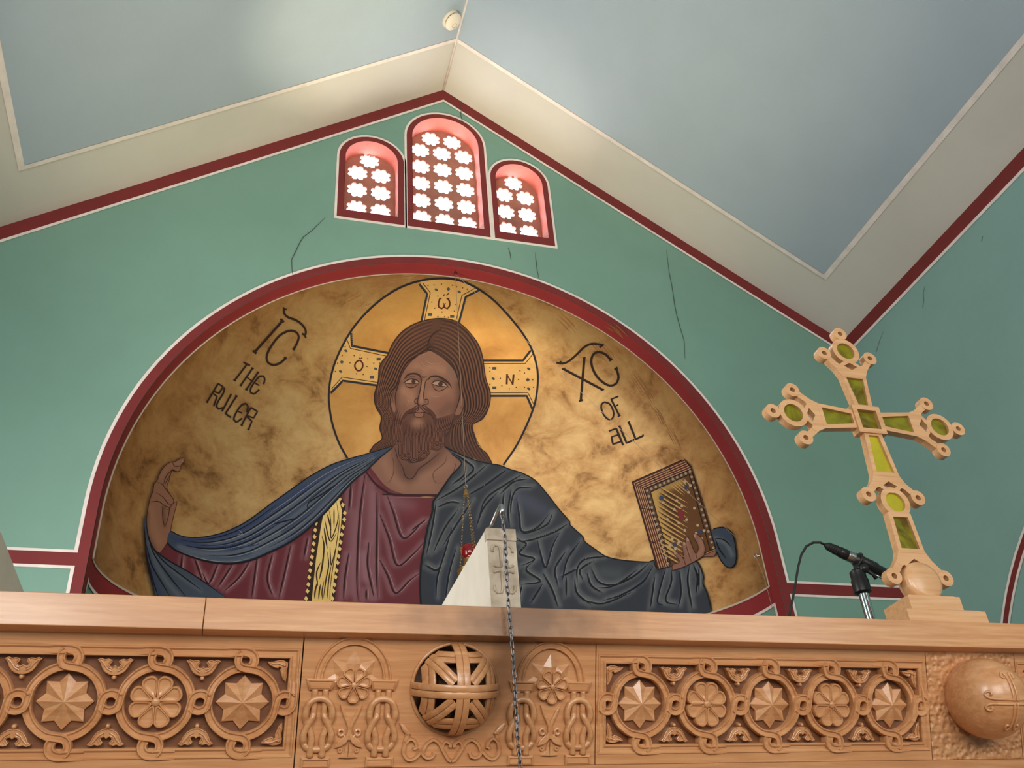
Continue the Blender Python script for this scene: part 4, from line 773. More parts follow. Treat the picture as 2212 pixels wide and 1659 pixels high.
# ------------------------------------------------------------------ carved wooden screen
def wood(name, c0, c1, c2, rough=.33, stain=None, hammered=False):
    m = bpy.data.materials.new(name); m.use_nodes = True; nt = m.node_tree; N = nt.nodes; L = nt.links; p = N['Principled BSDF']
    ge = N.new('ShaderNodeNewGeometry'); mp = N.new('ShaderNodeMapping'); mp.inputs['Scale'].default_value = (1.6, 30, 30)
    L.new(ge.outputs['Position'], mp.inputs[0])
    t = N.new('ShaderNodeTexNoise'); t.inputs['Scale'].default_value = 3.5; t.inputs['Detail'].default_value = 8; t.inputs['Roughness'].default_value = .65; t.inputs['Distortion'].default_value = .4
    L.new(mp.outputs[0], t.inputs['Vector'])
    r = N.new('ShaderNodeValToRGB'); e = r.color_ramp.elements; e[0].position = .25; e[0].color = lin4(c0); e[1].position = .72; e[1].color = lin4(c2); k = e.new(.5); k.color = lin4(c1)
    L.new(t.outputs['Fac'], r.inputs[0]); out = r.outputs[0]
    t3 = N.new('ShaderNodeTexNoise'); t3.inputs['Scale'].default_value = 5; t3.inputs['Detail'].default_value = 3; L.new(ge.outputs['Position'], t3.inputs['Vector'])
    mx = N.new('ShaderNodeMixRGB'); mx.blend_type = 'MULTIPLY'; mx.inputs[0].default_value = .35
    r3 = N.new('ShaderNodeValToRGB'); r3.color_ramp.elements[0].position = .3; r3.color_ramp.elements[0].color = (.72, .64, .56, 1); r3.color_ramp.elements[1].position = .7; r3.color_ramp.elements[1].color = (1, 1, 1, 1)
    L.new(t3.outputs['Fac'], r3.inputs[0]); L.new(out, mx.inputs[1]); L.new(r3.outputs[0], mx.inputs[2]); out = mx.outputs[0]
    if stain:                                  # lamp-soot blotches with ragged edges
        sp = N.new('ShaderNodeVectorMath'); sp.operation = 'SUBTRACT'; sp.inputs[1].default_value = (stain[0], stain[1], stain[2] + EYE); L.new(ge.outputs['Position'], sp.inputs[0])
        sc_ = N.new('ShaderNodeVectorMath'); sc_.operation = 'MULTIPLY'; sc_.inputs[1].default_value = (1 / stain[3], 1 / stain[3], 1 / stain[4]); L.new(sp.outputs[0], sc_.inputs[0])
        ln = N.new('ShaderNodeVectorMath'); ln.operation = 'LENGTH'; L.new(sc_.outputs[0], ln.inputs[0])
        tn = N.new('ShaderNodeTexNoise'); tn.inputs['Scale'].default_value = 16; tn.inputs['Detail'].default_value = 4; L.new(ge.outputs['Position'], tn.inputs['Vector'])
        ad = N.new('ShaderNodeMath'); ad.operation = 'MULTIPLY_ADD'; ad.inputs[1].default_value = 1.1; ad.inputs[2].default_value = -.55; L.new(tn.outputs['Fac'], ad.inputs[0])
        a2 = N.new('ShaderNodeMath'); a2.operation = 'ADD'; L.new(ln.outputs['Value'], a2.inputs[0]); L.new(ad.outputs[0], a2.inputs[1])
        mr = N.new('ShaderNodeMapRange'); mr.inputs[1].default_value = .25; mr.inputs[2].default_value = 1.1; mr.inputs[3].default_value = stain[5]; mr.inputs[4].default_value = 0; L.new(a2.outputs[0], mr.inputs[0])
        m2 = N.new('ShaderNodeMixRGB'); L.new(mr.outputs[0], m2.inputs[0]); L.new(out, m2.inputs[1]); m2.inputs[2].default_value = lin4((104, 68, 42)); out = m2.outputs[0]
    L.new(out, p.inputs['Base Color']); p.inputs['Roughness'].default_value = rough; p.inputs['Coat Weight'].default_value = .5; p.inputs['Coat Roughness'].default_value = .2
    b = N.new('ShaderNodeBump'); b.inputs['Distance'].default_value = .0015; b.inputs['Strength'].default_value = .12
    if hammered:
        v = N.new('ShaderNodeTexVoronoi'); v.inputs['Scale'].default_value = 110; v.feature = 'SMOOTH_F1'; L.new(ge.outputs['Position'], v.inputs['Vector']); L.new(v.outputs['Distance'], b.inputs['Height']); b.inputs['Strength'].default_value = 1.0; b.inputs['Distance'].default_value = .007
    else: L.new(t.outputs['Fac'], b.inputs['Height'])
    L.new(b.outputs[0], p.inputs['Normal']); return m
W0, W1, W2 = (188, 126, 80), (210, 150, 102), (224, 170, 122)
WOOD = wood('honey_wood', W0, W1, W2)
WOODB = wood('honey_wood_board', W0, W1, W2, stain=(.44, 1.40, .52, .2, .09, .85))
WOODC = wood('honey_wood_panel', W0, W1, W2, stain=(.43, 1.45, .45, .085, .12, .85))
WOODX = wood('hammered_wood', W0, W1, W2, hammered=True)
DARKW = wood('shaded_stain_backing', (100, 58, 32), (120, 74, 42), (136, 88, 52), .5)  # dark stain and recess shade both put into the backing colour
HOLLOW = wood('ball_hollow_shade', (60, 34, 20), (74, 42, 24), (84, 50, 30), .7)  # dark brown carries the shade inside the hollow ball
PALEW = wood('pale_cross_wood', (206, 152, 104), (222, 170, 122), (232, 186, 142))

FO = Vector((0, 1.43, .491)); FROT = (math.radians(110.977), 0, 0); WC = .0945
def panel_empty(name, uc, label, cat, group=None):
    loc = FO + Vector((0, .358, -.934)) * WC
    return empty(name, label, cat, group, None, (uc, loc.y, loc.z), FROT)
def q3(x, y, z): return (x, y, z)
def relief(mb, poly, z0, z1, inset, z2=None, inset2=None):
    """raised shape: side wall, chamfer, top (optionally dished)"""
    P = np.array(poly, float); n = len(P)
    if np.sum(P[:, 0] * np.roll(P[:, 1], -1) - np.roll(P[:, 0], -1) * P[:, 1]) < 0: P = P[::-1]
    def off(d):
        e0 = P - np.roll(P, 1, 0); e1 = np.roll(P, -1, 0) - P
        e0 /= np.linalg.norm(e0, axis=1)[:, None] + 1e-12; e1 /= np.linalg.norm(e1, axis=1)[:, None] + 1e-12
        n0 = np.stack([-e0[:, 1], e0[:, 0]], 1); n1 = np.stack([-e1[:, 1], e1[:, 0]], 1); m = n0 + n1; m /= np.linalg.norm(m, axis=1)[:, None] + 1e-9
        return P + m * d / np.maximum(.5, (m * n0).sum(1))[:, None]
    rings = [(P, z0), (P, z1 - inset * .7), (off(inset), z1)]
    if z2 is not None: rings.append((off(inset2), z2))
    vs = [(p[0], p[1], z) for R_, z in rings for p in R_]; fs = []
    for k in range(len(rings) - 1):
        for i in range(n): j = (i + 1) % n; fs.append((k * n + i, k * n + j, (k + 1) * n + j, (k + 1) * n + i))
    lastR = rings[-1][0]; b = (len(rings) - 1) * n
    for t in tessellate_polygon([[Vector((p[0], p[1], 0)) for p in lastR]]): fs.append(tuple(b + i for i in t))
    mb.add(vs, fs)
def sweep(mb, path, w, z0, z1, closed=False, dip=.0032, mitre=True, rise=0.0):
    P = np.array(path, float); n = len(P)
    prv = np.roll(P, 1, 0); nxt = np.roll(P, -1, 0)
    if not closed: prv[0] = 2 * P[0] - P[1]; nxt[-1] = 2 * P[-1] - P[-2]
    a = P - prv; b = nxt - P; a /= np.linalg.norm(a, axis=1)[:, None]; b /= np.linalg.norm(b, axis=1)[:, None]
    n0 = np.stack([-a[:, 1], a[:, 0]], 1); n1 = np.stack([-b[:, 1], b[:, 0]], 1); m = n0 + n1; m /= np.linalg.norm(m, axis=1)[:, None]
    m /= np.maximum(.4, (m * n0).sum(1))[:, None]
    T = [(-1, z0), (-1, z1 - .0018), (-.86, z1), (-.66, z1), (-.3, z1 - dip), (.3, z1 - dip), (.66, z1), (.86, z1), (1, z1 - .0018), (1, z0)]
    k = len(T); vs = []; fs = []
    for i in range(n):
        dz = -rise * max(0.0, 1 - i / (n * .38))            # strap rises out of the one it grows from
        for t, z in T: q = P[i] + m[i] * (t * w / 2); vs.append((q[0], q[1], z + (dz if z > z0 else 0)))
    for i in range(n if closed else n - 1):
        j = (i + 1) % n
        for c in range(k - 1): fs.append((i * k + c, i * k + c + 1, j * k + c + 1, j * k + c))
    if not closed: fs += [tuple(range(k)), tuple((n - 1) * k + c for c in range(k))[::-1]]
    mb.add(vs, fs)
def flat_tube(mb, path, rad, z, zs=1.0, n=8):
    """rounded moulding lying on the panel"""
    o = len(mb.v); mb.tube([(p[0], p[1], 0) for p in path], rad, n)
    for i in range(o, len(mb.v)): x, y, zz = mb.v[i]; mb.v[i] = (x, y, z + zz * zs)
SP = lambda pts, step: [tuple(p) for p in spline(pts, step)]
# shared pieces
def star_mesh(r0, r1, zb, zr, zt, npt=8, a0=90, a1=None):
    mb = MB(); m = npt * 2; vs = []
    for i in range(m): r = r0 if i % 2 == 0 else r1; a = math.radians(a0 + 360 * i / m); vs.append((r * math.cos(a), r * math.sin(a)))
    V = [(x, y, zb) for x, y in vs] + [(x, y, zr if i % 2 == 0 else zr - .002) for i, (x, y) in enumerate(vs)] + [(0, 0, zt)]
    fs = [(i, (i + 1) % m, m + (i + 1) % m, m + i) for i in range(m)] + [(m + i, m + (i + 1) % m, 2 * m) for i in range(m)]
    mb.add(V, fs); return mb
def petal_flower(mb, r, npt, zb, zt, a0=90.0, wf=1.0, boss=True):
    for i in range(npt):
        a = math.radians(a0 + 360 * i / npt); half = math.pi / npt
        wmax = r * .72 * math.tan(half) * wf * 1.02
        out = []
        for t in np.linspace(0, 1, 9): out.append((r * (.13 + .60 * t), wmax * (.12 + .88 * t ** .9)))
        for q in np.linspace(80, 0, 6)[1:]: out.append((r * .73 + r * .27 * math.cos(math.radians(q)), wmax * math.sin(math.radians(q)) ** .8 if q > 0 else 0.0))
        loop = out + [(x, -y) for x, y in out[::-1][1:]]
        cxm = r * .62; vs = []; fs = []; n = len(loop); ca, sa = math.cos(a), math.sin(a)
        for s_, z in ((1, zb), (1, zt - .0012), (.93, zt), (.82, zt), (.66, zt - .0028), (.3, zt - .0036)):
            for x, y in loop: X = cxm + (x - cxm) * s_; Y = y * s_; vs.append((X * ca - Y * sa, X * sa + Y * ca, z))
        for k in range(5):
            for i2 in range(n): j = (i2 + 1) % n; fs.append((k * n + i2, k * n + j, (k + 1) * n + j, (k + 1) * n + i2))
        fs.append(tuple(5 * n + i2 for i2 in range(n))); mb.add(vs, fs)
    if boss: mb.lathe([(r * .17, zb), (r * .17, zt), (r * .14, zt + .0018), (r * .06, zt + .0028)], None, 14)
PROTO = {}
def proto(key, mb, m, smooth=False, ang=None):
    o = mb.build(key, m, None, smooth=smooth, z=False, ang=ang); me = o.data; bpy.data.objects.remove(o); PROTO[key] = (me,); return me
def put(key, name, parent, loc=(0, 0, 0), rotz=0.0, sc=(1, 1, 1)):
    o = bpy.data.objects.new(name, PROTO[key][0]); COL.objects.link(o); o.parent = parent; o.location = loc; o.rotation_euler = (0, 0, rotz); o.scale = sc; return o
proto('star', star_mesh(.0385, .0285, -.012, -.0065, .004), WOOD)
mb = MB(); petal_flower(mb, .0378, 8, -.012, -.001, 22.5); proto('flower', mb, WOOD, True, 40)
ring = arc(0, 0, .049, 0, 360, 64)[:-1]
mb = MB(); sweep(mb, ring, .0126, -.012, .0, True); proto('ring', mb, WOOD, True, 40)
hookA = [(-.0608 + .049 * math.cos(math.radians(a)), .049 * math.sin(math.radians(a))) for a in (-52, -42, -32, -22)] + [(-.0128, -.006), (-.0116, .002), (-.0085, .0085), (-.0015, .0118), (.006, .0108), (.0108, .0068)]
hookC = [(.034, -.0117), (.02, -.0117), (.008, -.0117), (.001, -.0117), (-.006, -.0098), (-.0108, -.0045), (-.0116, .002), (-.009, .0082)]
rot = lambda P, a: [(x * math.cos(a) - y * math.sin(a), x * math.sin(a) + y * math.cos(a)) for x, y in P]
mb = MB(); A2 = SP([(x * 1000, y * 1000) for x, y in hookA], 1.6); A2 = [(x / 1000, y / 1000) for x, y in A2]
sweep(mb, A2, .0116, -.012, .0042, rise=.0045); sweep(mb, rot(A2, PI), .0116, -.012, .0042, rise=.0045); proto('knot', mb, WOOD, True, 40)
C2 = [(x / 1000, y / 1000) for x, y in SP([(x * 1000, y * 1000) for x, y in rot(hookC, PI)], 1.6)]
mb = MB(); sweep(mb, rot(A2, PI / 2), .0116, -.012, .0042, rise=.0045); sweep(mb, C2, .0140, -.012, .0042, rise=.0034); proto('knot_edge', mb, WOOD, True, 40)
tul = [(-142, 2), (-112, -10), (-86, 2), (-60, -6), (-34, 2), (-24, 18), (-34, 32), (-44, 44), (-36, 58), (-16, 62), (0, 48), (16, 62), (36, 58), (44, 44), (34, 32), (24, 18), (34, 2), (60, -6), (86, 2), (112, -10), (142, 2), (118, 28), (102, 66), (78, 100), (44, 120), (14, 128), (-14, 128), (-44, 120), (-78, 100), (-102, 66), (-118, 28)]
tul = [(x * .000172, -y * .000172) for x, y in tul]
mb = MB(); relief(mb, tul, -.012, -.0015, .0008, -.0030, .0018); mb.lathe([(.0034, -.012), (.0034, -.004), (.0024, -.0018), (.001, -.001)], Matrix.Translation((0, -.0252, 0)), 12)
for s_ in (-1, 1): flat_tube(mb, [(s_ * .0195, -.0015), (s_ * .0150, -.006), (s_ * .0105, -.0125), (s_ * .004, -.0165)], .0013, -.0022); flat_tube(mb, [(s_ * .0062, -.0005), (s_ * .0098, -.005), (s_ * .0092, -.0105), (s_ * .004, -.0128)], .0011, -.0020)
proto('tulip', mb, WOOD, True, 35)
cor = [(0, 0), (.006, .003), (.013, .0035), (.022, .001), (.030, .0005), (.026, -.004), (.019, -.0075), (.0135, -.0085), (.012, -.006), (.0095, -.0072), (.0105, -.011), (.0085, -.017), (.0055, -.024), (.001, -.0285), (.0, -.020), (.0012, -.012), (-.0004, -.006)]
mb = MB(); relief(mb, cor, -.012, -.003, .0010, -.0042, .0022); mb.lathe([(.0028, -.012), (.0028, -.003), (.0016, -.001)], Matrix.Translation((.0045, -.0035, 0)), 10)
flat_tube(mb, [(.006, -.004), (.014, -.001), (.024, -.0015)], .0010, -.003); flat_tube(mb, [(.004, -.007), (.0045, -.014), (.003, -.023)], .0010, -.003)
proto('corner_leaf', mb, WOOD, True, 35)

YT, YBm = WC + .006, -(.1875 - WC)           # panel top / bottom in local y
def carved_panel(u0, u1, centers, kinds, label, clip_r=True):
    uc = (u0 + u1) / 2; hw = (u1 - u0) / 2; E_ = panel_empty('carved_panel', uc, label, 'carved panel', 'interlaced roundel panels of the screen')
    fo, fb = WC - .0160, -(.1725 - WC)         # frame outer top, bottom
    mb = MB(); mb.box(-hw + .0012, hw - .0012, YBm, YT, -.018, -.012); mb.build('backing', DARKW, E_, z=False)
    mb = MB(); mb.prism([(-hw + .0006, YBm), (hw - .0006, YBm), (hw - .0006, YT), (-hw + .0006, YT)], [[(-hw + .0035, fb), (hw - .0035, fb), (hw - .0035, fo), (-hw + .0035, fo)]], q3, .0, -.0178); mb.build('border', WOOD, E_, z=False)
    fw = .0150; a = fw / 2
    mb = MB(); sweep(mb, [(-hw + .0035 + a, fb + a), (hw - .0035 - a, fb + a), (hw - .0035 - a, fo - a), (-hw + .0035 + a, fo - a)], fw, -.012, .0012, True, dip=.003); mb.build('frame_moulding', WOOD, E_, z=False)
    for c, k in zip(centers, kinds):
        x = c - uc
        put('ring', 'ring', E_, (x, 0, 0)); put('star' if k == 's' else 'flower', 'star_boss' if k == 's' else 'flower_boss', E_, (x, 0, 0))
        put('knot_edge', 'knot', E_, (x, .0605, 0)); put('knot_edge', 'knot', E_, (x, -.0605, 0), PI)
    for a_, b_ in zip(centers, centers[1:]):
        x = (a_ + b_) / 2 - uc; put('knot', 'knot', E_, (x, 0, 0))
        put('tulip', 'tulip_ornament', E_, (x, .0585, 0)); put('tulip', 'tulip_ornament', E_, (x, -.0585, 0), PI)
    xl, xr = centers[0] - uc, centers[-1] - uc
    put('knot_edge', 'knot', E_, (xr + .0608, 0, 0), -PI / 2); put('knot_edge', 'knot', E_, (xl - .0608, 0, 0), PI / 2)
    xi, yi = hw - .0205, .0575
    put('corner_leaf', 'corner_leaf', E_, (-xi, yi, 0)); put('corner_leaf', 'corner_leaf', E_, (xi, yi, 0), 0, (-1, 1, 1)); put('corner_leaf', 'corner_leaf', E_, (-xi, -yi, 0), 0, (1, -1, 1)); put('corner_leaf', 'corner_leaf', E_, (xi, -yi, 0), 0, (-1, -1, 1))
    return E_
S = .1217
carved_panel(-.5435, .1055, [.0238 - S * k for k in (4, 3, 2, 1, 0)], 'sfsfs', 'long carved wood panel of interlaced roundels at left of the openwork ball')
carved_panel(.5830, 1.2305, [.6640 + S * k for k in range(5)], 'sfsfs', 'long carved wood panel of interlaced roundels between openwork ball and solid ball')
carved_panel(1.4305, 1.735, [1.512, 1.512 + S], 'sf', 'carved wood panel at far right edge beyond the solid ball')

# central panel with openwork ball between two carved arches
UC = .3443; CP = panel_empty('arch_panel', UC, 'carved wood panel with two little arches flanking an openwork ball', 'carved panel')
hw = .2375
mb = MB(); mb.prism([(-hw, YBm), (hw, YBm), (hw, YT), (-hw, YT)], [arc(0.0005, WC - .072, .067, 0, 360, 48)[:-1]], q3, .0, -.018); mb.build('plate', WOODC, CP, z=False)
BALLC = (.0005, WC - .072, -.004); BR = .0705
def sph(d, r): d = Vector(d).normalized(); return Vector(BALLC) + d * r
mb = MB(); bm = bmesh.new(); bmesh.ops.create_uvsphere(bm, u_segments=32, v_segments=20, radius=.052); mb.bm(bm, Matrix.Translation((BALLC[0], BALLC[1], BALLC[2] - .006))); mb.build('ball_shade_core', HOLLOW, CP, z=False, smooth=True)  # dark core added where the ball is only hollow and in shade
def band(name, ax, tilt, w, r, a0, a1, off=0.0, n=40):
    """strap on the ball: circle in the plane with normal ax (2D angle) at offset off"""
    nx, ny = math.cos(ax), math.sin(ax); nv = Vector((nx, ny, 0)); tv = Vector((-ny, nx, 0)); zv = Vector((0, 0, 1)); b = MB()
    for g0, g1, rr in ((-w, -.008, r), (.008, w, r), (-.008, .008, r - .0022)):
        vs = []; k = 6
        for i in range(n + 1):
            a = math.radians(a0 + (a1 - a0) * i / n)
            for j, (g, dr) in enumerate(((g0, -.004), (g0, -.0006), (g0 + .012, 0), (g1 - .012, 0) if g1 - g0 > .03 else (g1, 0), (g1, -.0006), (g1, -.004))):
                la = math.asin(max(-1, min(1, off + g))); c = math.cos(la)
                d = nv * math.sin(la) + (tv * math.sin(a) + zv * math.cos(a)) * c; vs.append(Vector(BALLC) + d * (rr + dr))
        b.add(vs, [(i * k + j, i * k + j + 1, (i + 1) * k + j + 1, (i + 1) * k + j) for i in range(n) for j in range(k - 1)])
    return b.build(name, WOODC, CP, z=False, smooth=True, ang=50)
band('ball_strap', 0, 0, .150, BR, -88, 88); band('ball_strap', PI / 2, 0, .145, BR + .0006, -88, 88)
for q in (PI / 4, -PI / 4):
    band('ball_strap', q, 0, .135, BR - .0012, -74, -16); band('ball_strap', q, 0, .135, BR - .0012, 16, 74)
for s_ in (-1, 1): band('ball_strap', 0, 0, .125, BR - .0022, -62, 62, s_ * .735); band('ball_strap', PI / 2, 0, .115, BR - .0024, -62, 62, s_ * .735)
mb = MB(); M_ = Matrix.Translation((BALLC[0], BALLC[1], .001)); mb.torus(M_, .0685, .0030, 56, 8); mb.build('ball_rim', WOODC, CP, z=False, smooth=True)
# arches
def arch_unit(xc, sx):
    Y0 = WC - .061
    mb = MB(); sweep(mb, [(xc + .0525 * math.cos(math.radians(a)), Y0 + .0585 * math.sin(math.radians(a))) for a in range(0, 181, 5)], .0130, .0, .0050); mb.build('arch_moulding', WOODC, CP, z=False, smooth=True, ang=40)
    mb = MB(); cy = Y0 - .003
    for k in range(5):
        a = math.radians(45 * k); r = .0470 if k in (1, 2, 3) else .0455; ca, sa = math.cos(a), math.sin(a); hb = .0125
        pts = [(.010, -.006, 0), (.010, .006, 0), (.027, hb, 0), (r, 0, 0), (.027, -hb, 0)]; top = (.026, 0, .0055)
        vs = [(xc + x * ca - y * sa, cy + x * sa + y * ca, z) for x, y, z in pts + [(.010, 0, .005), top]]
        mb.add(vs, [(0, 4, 6, 5), (4, 3, 6), (3, 2, 6), (2, 1, 5, 6)])
    mb.build('star_rays', WOODC, CP, z=False)
    mb = MB(); petal_flower(mb, .0268, 7, 0, .0085, 64.3, .92); mb.v = [(x + xc + .0015, y + WC - .068, z) for x, y, z in mb.v]; mb.build('flower_boss', WOODC, CP, z=False, smooth=True, ang=40)
    for s_ in (-1, 1):
        x = xc + s_ * .0480
        mb = MB(); relief(mb, [(x - .0225, WC - .0595), (x + .0225, WC - .0595), (x + .0170, WC - .0755), (x - .0170, WC - .0755)], 0, .0062, .0026, .0036, .0042); mb.build('capital', WOODC, CP, z=False)
        mb = MB(); relief(mb, [(x - .0212, WC - .172), (x + .0212, WC - .172), (x + .0212, YBm + .0005), (x - .0212, YBm + .0005)], 0, .0062, .0030, .0036, .0042); mb.build('column_base', WOODC, CP, z=False)
        mb = MB(); t1 = [(-.0088, .172), (-.0086, .158), (-.0080, .145), (-.0125, .131), (-.0185, .119), (-.0198, .108), (-.0160, .096), (-.0085, .0895), (0, .0875)]
        t1 = t1 + [(-x_, w_) for x_, w_ in t1[::-1][1:]]
        t2 = [(-.0080, .0745), (-.0080, .090), (-.0078, .104), (-.0085, .114), (-.0150, .126), (-.0202, .138), (-.0196, .150), (-.0150, .158), (-.0060, .1605), (0, .161)]
        t2 = t2 + [(-x_, w_) for x_, w_ in t2[::-1][1:]]
        sp1 = SP([(a * 1000, b * 1000) for a, b in t1], 3); sp2 = SP([(a * 1000, b * 1000) for a, b in t2], 3)
        def lay(sp, zf): return [(x + a / 1000, WC - b / 1000, zf(b / 1000)) for a, b in sp]
        mb.tube(lay(sp1, lambda b: .0055 if b < .118 else .0022), .0052, 9); mb.build('knotted_column', WOODC, CP, z=False, smooth=True)
        mb = MB(); mb.tube(lay(sp2, lambda b: .0018 if b < .112 else (.0052 if b < .15 else .0015)), .0050, 9); mb.build('knotted_column', WOODC, CP, z=False, smooth=True)
    mb = MB()
    for s_ in (-1, 1):
        L_ = lambda pts: [(xc + s_ * a * 1.12, WC - b) for a, b in pts]
        relief(mb, L_([(.000, .123), (.004, .115), (.009, .104), (.0150, .0965), (.0120, .108), (.0065, .120), (.0030, .129), (.0028, .138), (.006, .145), (0, .148)]), 0, .0052, .0012)
        relief(mb, L_([(.001, .146), (.007, .142), (.0150, .150), (.0185, .1585), (.0110, .157), (.0040, .152)]), 0, .0055, .0011)
        relief(mb, L_([(.001, .150), (.0045, .158), (.0055, .166), (.0125, .1725), (.0, .1735)]), 0, .0042, .0010)
        mb.torus(Matrix.Translation((xc + s_ * .0125, WC - .137, .0022)), .0042, .0022, 16, 8)
        mb.torus(Matrix.Translation((xc + s_ * .0125, WC - .1625, .0015)), .0026, .0016, 12, 6)
        flat_tube(mb, L_([(.004, .145), (.0075, .141), (.0105, .139)]), .0016, .0022)
    mb.build('lily_stem', WOODC, CP, z=False)
arch_unit(.1842 - UC, 1); arch_unit(.5037 - UC, 1)
mb = MB()
for s_ in (-1, 1):
    L_ = lambda pts: [(s_ * a / 1000, WC - b / 1000) for a, b in SP([(a * 1000, b * 1000) for a, b in pts], 3)]
    sweep(mb, L_([(.077, .1285), (.0715, .138), (.0745, .152), (.0755, .166), (.068, .1755), (.058, .1735), (.048, .1630), (.0395, .1520), (.0300, .1475), (.0200, .1530), (.0120, .1660), (.004, .1770), (0, .1785)]), .0066, 0, .0052, dip=.001)
    sweep(mb, L_([(.074, .152), (.066, .1455), (.0585, .150), (.0560, .158), (.061, .1605)]), .0058, 0, .0060, dip=.001)
    sweep(mb, L_([(.044, .158), (.0465, .167), (.0400, .1735), (.0315, .1725), (.0285, .1665)]), .0058, 0, .0062, dip=.001)
    sweep(mb, L_([(.016, .160), (.0150, .153), (.0090, .1500), (.0030, .1545), (.0035, .159)]), .0054, 0, .0062, dip=.001)
    relief(mb, [(s_ * a, WC - b) for a, b in ((.077, .126), (.0845, .1235), (.0790, .1345), (.0715, .141), (.0660, .139), (.0715, .133))], 0, .0060, .0012)
mb.build('scroll_ornament', WOODC, CP, z=False, smooth=True, ang=40)

# hammered panel with the solid ball
UB = 1.3305; BP = panel_empty('ball_panel', UB, 'hammered wood panel carrying a solid ball with a carved cross', 'carved panel')
mb = MB(); mb.box(-.0990, .0990, YBm, YT, -.018, .0); mb.build('plate', WOODX, BP, z=False)
bc = Vector((0, WC - .0787, .0300)); br = .0705
mb = MB(); bm = bmesh.new(); bmesh.ops.create_uvsphere(bm, u_segments=64, v_segments=40, radius=br); mb.bm(bm, Matrix.Translation(bc)); ball = mb.build('ball', WOOD, BP, z=False, smooth=True)
mb = MB()
def bs(a, b, dr=.0006):      # a,b: angles right/up from the pole
    return bc + Vector((math.sin(a) * math.cos(b), math.sin(b), math.cos(a) * math.cos(b))) * (br + dr)
for k in range(4):
    for s_ in (-1, 1):
        path = [(0.02, s_ * .055), (.3, s_ * .055), (.56, s_ * .060), (.68, s_ * .085), (.745, s_ * .15), (.71, s_ * .215), (.63, s_ * .225), (.585, s_ * .175), (.62, s_ * .135)]
        P_ = spline([(a * 100, b * 100) for a, b in path], 3) / 100
        c_, d_ = math.cos(k * PI / 2), math.sin(k * PI / 2)
        mb.tube([bs(a * c_ - b * d_, a * d_ + b * c_) for a, b in P_], .0022, 8)
mb.build('carved_cross', WOOD, ball, z=False, smooth=True)

# cornice boards above, rail below
co = empty('cornice', 'plain honey wood cornice board running along the top of the screen', 'cornice', loc=(.5, 1.45, .49))
ZB0, ZB1 = .4905, .5390
for x0, x1 in ((-.95, -.0432), (-.0424, 2.05)):
    mb = MB(); mb.cbox(x0, x1, 1.400, 1.560, ZB0, ZB1, .0012); mb.build('board', WOODB, co)
rl = empty('lower_rail', 'plain wood rail under the carved panels', 'rail', loc=(.5, 1.5, FZ))
d_ = Vector((0, .358, -.934)); nn_ = Vector((0, -.934, -.358))
mb = MB(); a = FO + d_ * .1880 + nn_ * .004; b = FO + d_ * .26 + nn_ * .004; c = FO + d_ * .26 - nn_ * .03; e = FO + d_ * .1880 - nn_ * .03
mb.add([(x, p.y, p.z) for x in (-.95, 2.05) for p in (a, b, c, e)], [(0, 1, 2, 3), (7, 6, 5, 4), (0, 4, 5, 1), (1, 5, 6, 2), (2, 6, 7, 3), (3, 7, 4, 0)]); mb.build('rail', WOOD, rl)
mb = MB(); mb.box(-.95, 2.05, b.y + .01, b.y + .04, FZ, b.z + .005); mb.build('lower_panel', WOOD, rl)
mb = MB(); mb.box(-.95, 2.05, 1.535, 1.555, b.z - .02, ZB0); mb.build('back_board', WOOD, rl)

# ------------------------------------------------------------------ cross standing on the cornice
XC, YC, ZC, TH = 1.3105, 1.470, 1.025, .017
cr = empty('standing_cross', 'pale wooden cross with green glass insets standing on the cornice', 'cross', loc=(XC, YC + TH / 2, .539))
OLIVE = bpy.data.materials.new('olive_glass'); OLIVE.use_nodes = True
nt = OLIVE.node_tree; p_ = nt.nodes['Principled BSDF']; t_ = nt.nodes.new('ShaderNodeTexNoise'); t_.inputs['Scale'].default_value = 14; t_.inputs['Detail'].default_value = 5; t_.inputs['Distortion'].default_value = 1.5
ge = nt.nodes.new('ShaderNodeNewGeometry'); nt.links.new(ge.outputs['Position'], t_.inputs['Vector'])
r_ = nt.nodes.new('ShaderNodeValToRGB'); r_.color_ramp.elements[0].color = lin4((104, 82, 18)); r_.color_ramp.elements[1].color = lin4((150, 146, 32)); r_.color_ramp.elements[0].position = .35; r_.color_ramp.elements[1].position = .6
nt.links.new(t_.outputs['Fac'], r_.inputs[0]); nt.links.new(r_.outputs[0], p_.inputs['Base Color']); p_.inputs['Roughness'].default_value = .12; p_.inputs['Transmission Weight'].default_value = .25
LITGLASS = mat('lit_olive_glass', (196, 184, 44), .14, noise=.14, nscale=12)  # lower panes: light through the olive glass put into a brighter yellow
def dirmap(k):      # arm direction: 0 up, 1 left, 2 down, 3 right
    return {0: lambda a, d: (XC + a, ZC + d), 1: lambda a, d: (XC - d, ZC + a), 2: lambda a, d: (XC - a, ZC - d), 3: lambda a, d: (XC + d, ZC - a)}[k]
def cprism(name, outer, holes, mp, m, y0=YC, y1=YC + TH, parent=None):
    mb = MB(); mb.prism([mp(*p) for p in outer], [[mp(*p) for p in h] for h in holes], lambda u, v, d: (u, d, v), y0, y1)
    return mb.build(name, m, parent or cr)
circ = lambda a, d, r, n=28: [(a + r * math.cos(2 * PI * i / n), d + r * math.sin(2 * PI * i / n)) for i in range(n)]
